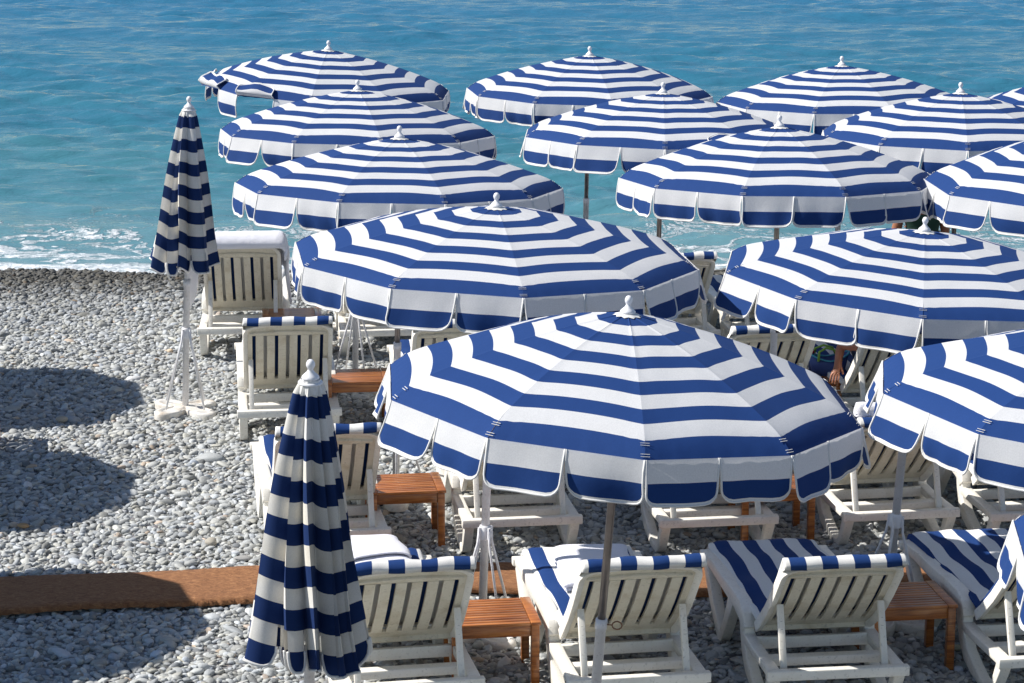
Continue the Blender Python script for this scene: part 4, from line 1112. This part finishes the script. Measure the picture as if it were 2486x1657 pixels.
# standing at the water's edge behind the right hand parasols, arms folded in front
pp = at_depth(2244, 421, 21.9 / math.cos(0)); px_, py_ = pp.x, pp.y
person({'pel': (0, 0, 0.93), 'che': (0, 0.0, 1.26), 'nek': (0, 0.01, 1.45), 'head': (0, 0.03, 1.60), 'face': (0.3, 1, -0.1),
        'shl': (-0.18, 0, 1.39), 'shr': (0.18, 0, 1.39), 'ell': (-0.24, 0.05, 1.12), 'elr': (0.20, 0.02, 1.16), 'wrl': (-0.06, 0.20, 1.16), 'wrr': (0.02, 0.22, 1.20),
        'hpl': (-0.09, 0, 0.88), 'hpr': (0.09, 0, 0.88), 'knl': (-0.10, 0.02, 0.48), 'knr': (0.11, 0.03, 0.48), 'anl': (-0.10, -0.01, 0.09), 'anr': (0.12, -0.01, 0.09), 'tol': (-0.11, 0.14, 0.03), 'tor': (0.14, 0.14, 0.03)},
       (px_, py_, pp.z - 1.71), 0, 'dark haired person in dark green standing near the surf behind the right parasols', M['green_cloth'], 1.7, 'top')
# reclining bather on L34, left arm reaching to the bag
rt = L34[0]; K = L34[1]
def bk(x, u, w): return K.f(x, u, w)
loc = rt.location.copy(); rz = rt.rotation_euler.z
Minv = (Matrix.Translation(loc) @ Matrix.Rotation(rz, 4, 'Z')).inverted()
hand = Minv @ (ground(2033, 884, TH + 0.17)); elb = Minv @ ground(2042, 838, 0.70)
person({'pel': (0, 0.78, 0.55), 'che': bk(0, 0.36, 0.17), 'nek': bk(0, 0.56, 0.15), 'head': bk(0, 0.70, 0.17), 'face': (0, 1, 0.35),
        'shl': bk(-0.18, 0.47, 0.15), 'shr': bk(0.18, 0.47, 0.15), 'ell': tuple(elb), 'elr': (0.27, 0.62, 0.58), 'wrl': tuple(hand), 'wrr': (0.12, 0.85, 0.66),
        'hpl': (-0.09, 0.84, 0.54), 'hpr': (0.09, 0.84, 0.54), 'knl': (-0.12, 1.25, 0.66), 'knr': (0.12, 1.26, 0.52), 'anl': (-0.12, 1.62, 0.49), 'anr': (0.13, 1.68, 0.48), 'tol': (-0.13, 1.72, 0.58), 'tor': (0.14, 1.74, 0.60)},
       tuple(loc), rz, 'tanned bather reclining on a shaded lounger, one arm reaching into the blue bag', M['navy_cloth'], 1.7, 'shorts')

# ------------------------------------------------------------------ small oddments on the shingle
def small_stone(px, py, s, col, label):
    p = ground(px, py, 0.02); bm = bmesh.new(); bmesh.ops.create_icosphere(bm, subdivisions=3, radius=0.5)
    r = random.Random(px)
    for v in bm.verts:
        q = v.co; k = 1 + 0.08 * math.sin(6 * q.x + r.random()) + 0.06 * math.sin(7 * q.y)
        v.co = Vector((q.x * s[0], q.y * s[1], q.z * s[2])) * k
    me = bpy.data.meshes.new('large_stone'); bm.to_mesh(me); bm.free()
    for q in me.polygons: q.use_smooth = True
    me.materials.append(simple('stone %d' % px, col, 0.75)); o = link(bpy.data.objects.new('large_stone', me)); o.location = (p.x, p.y, p.z + 0.015); o.rotation_euler = (0.1, 0.1, r.uniform(-0.4, 0.4))
    tag(o, label, 'stone')
small_stone(512, 1321, (0.085, 0.075, 0.06), (0.40, 0.37, 0.31), 'pale cream rounded stone on the sunlit pebbles left of the foreground closed parasol')
small_stone(150, 1022, (0.10, 0.07, 0.05), (0.40, 0.36, 0.29), 'pale yellowish stone just below the upper parasol shadow')
small_stone(56, 1281, (0.085, 0.05, 0.035), (0.42, 0.27, 0.14), 'orange tinted flat stone by the edge of the middle parasol shadow')
small_stone(590, 1360, (0.13, 0.06, 0.03), (0.36, 0.36, 0.35), 'long flat grey stone close to the foreground closed parasol')
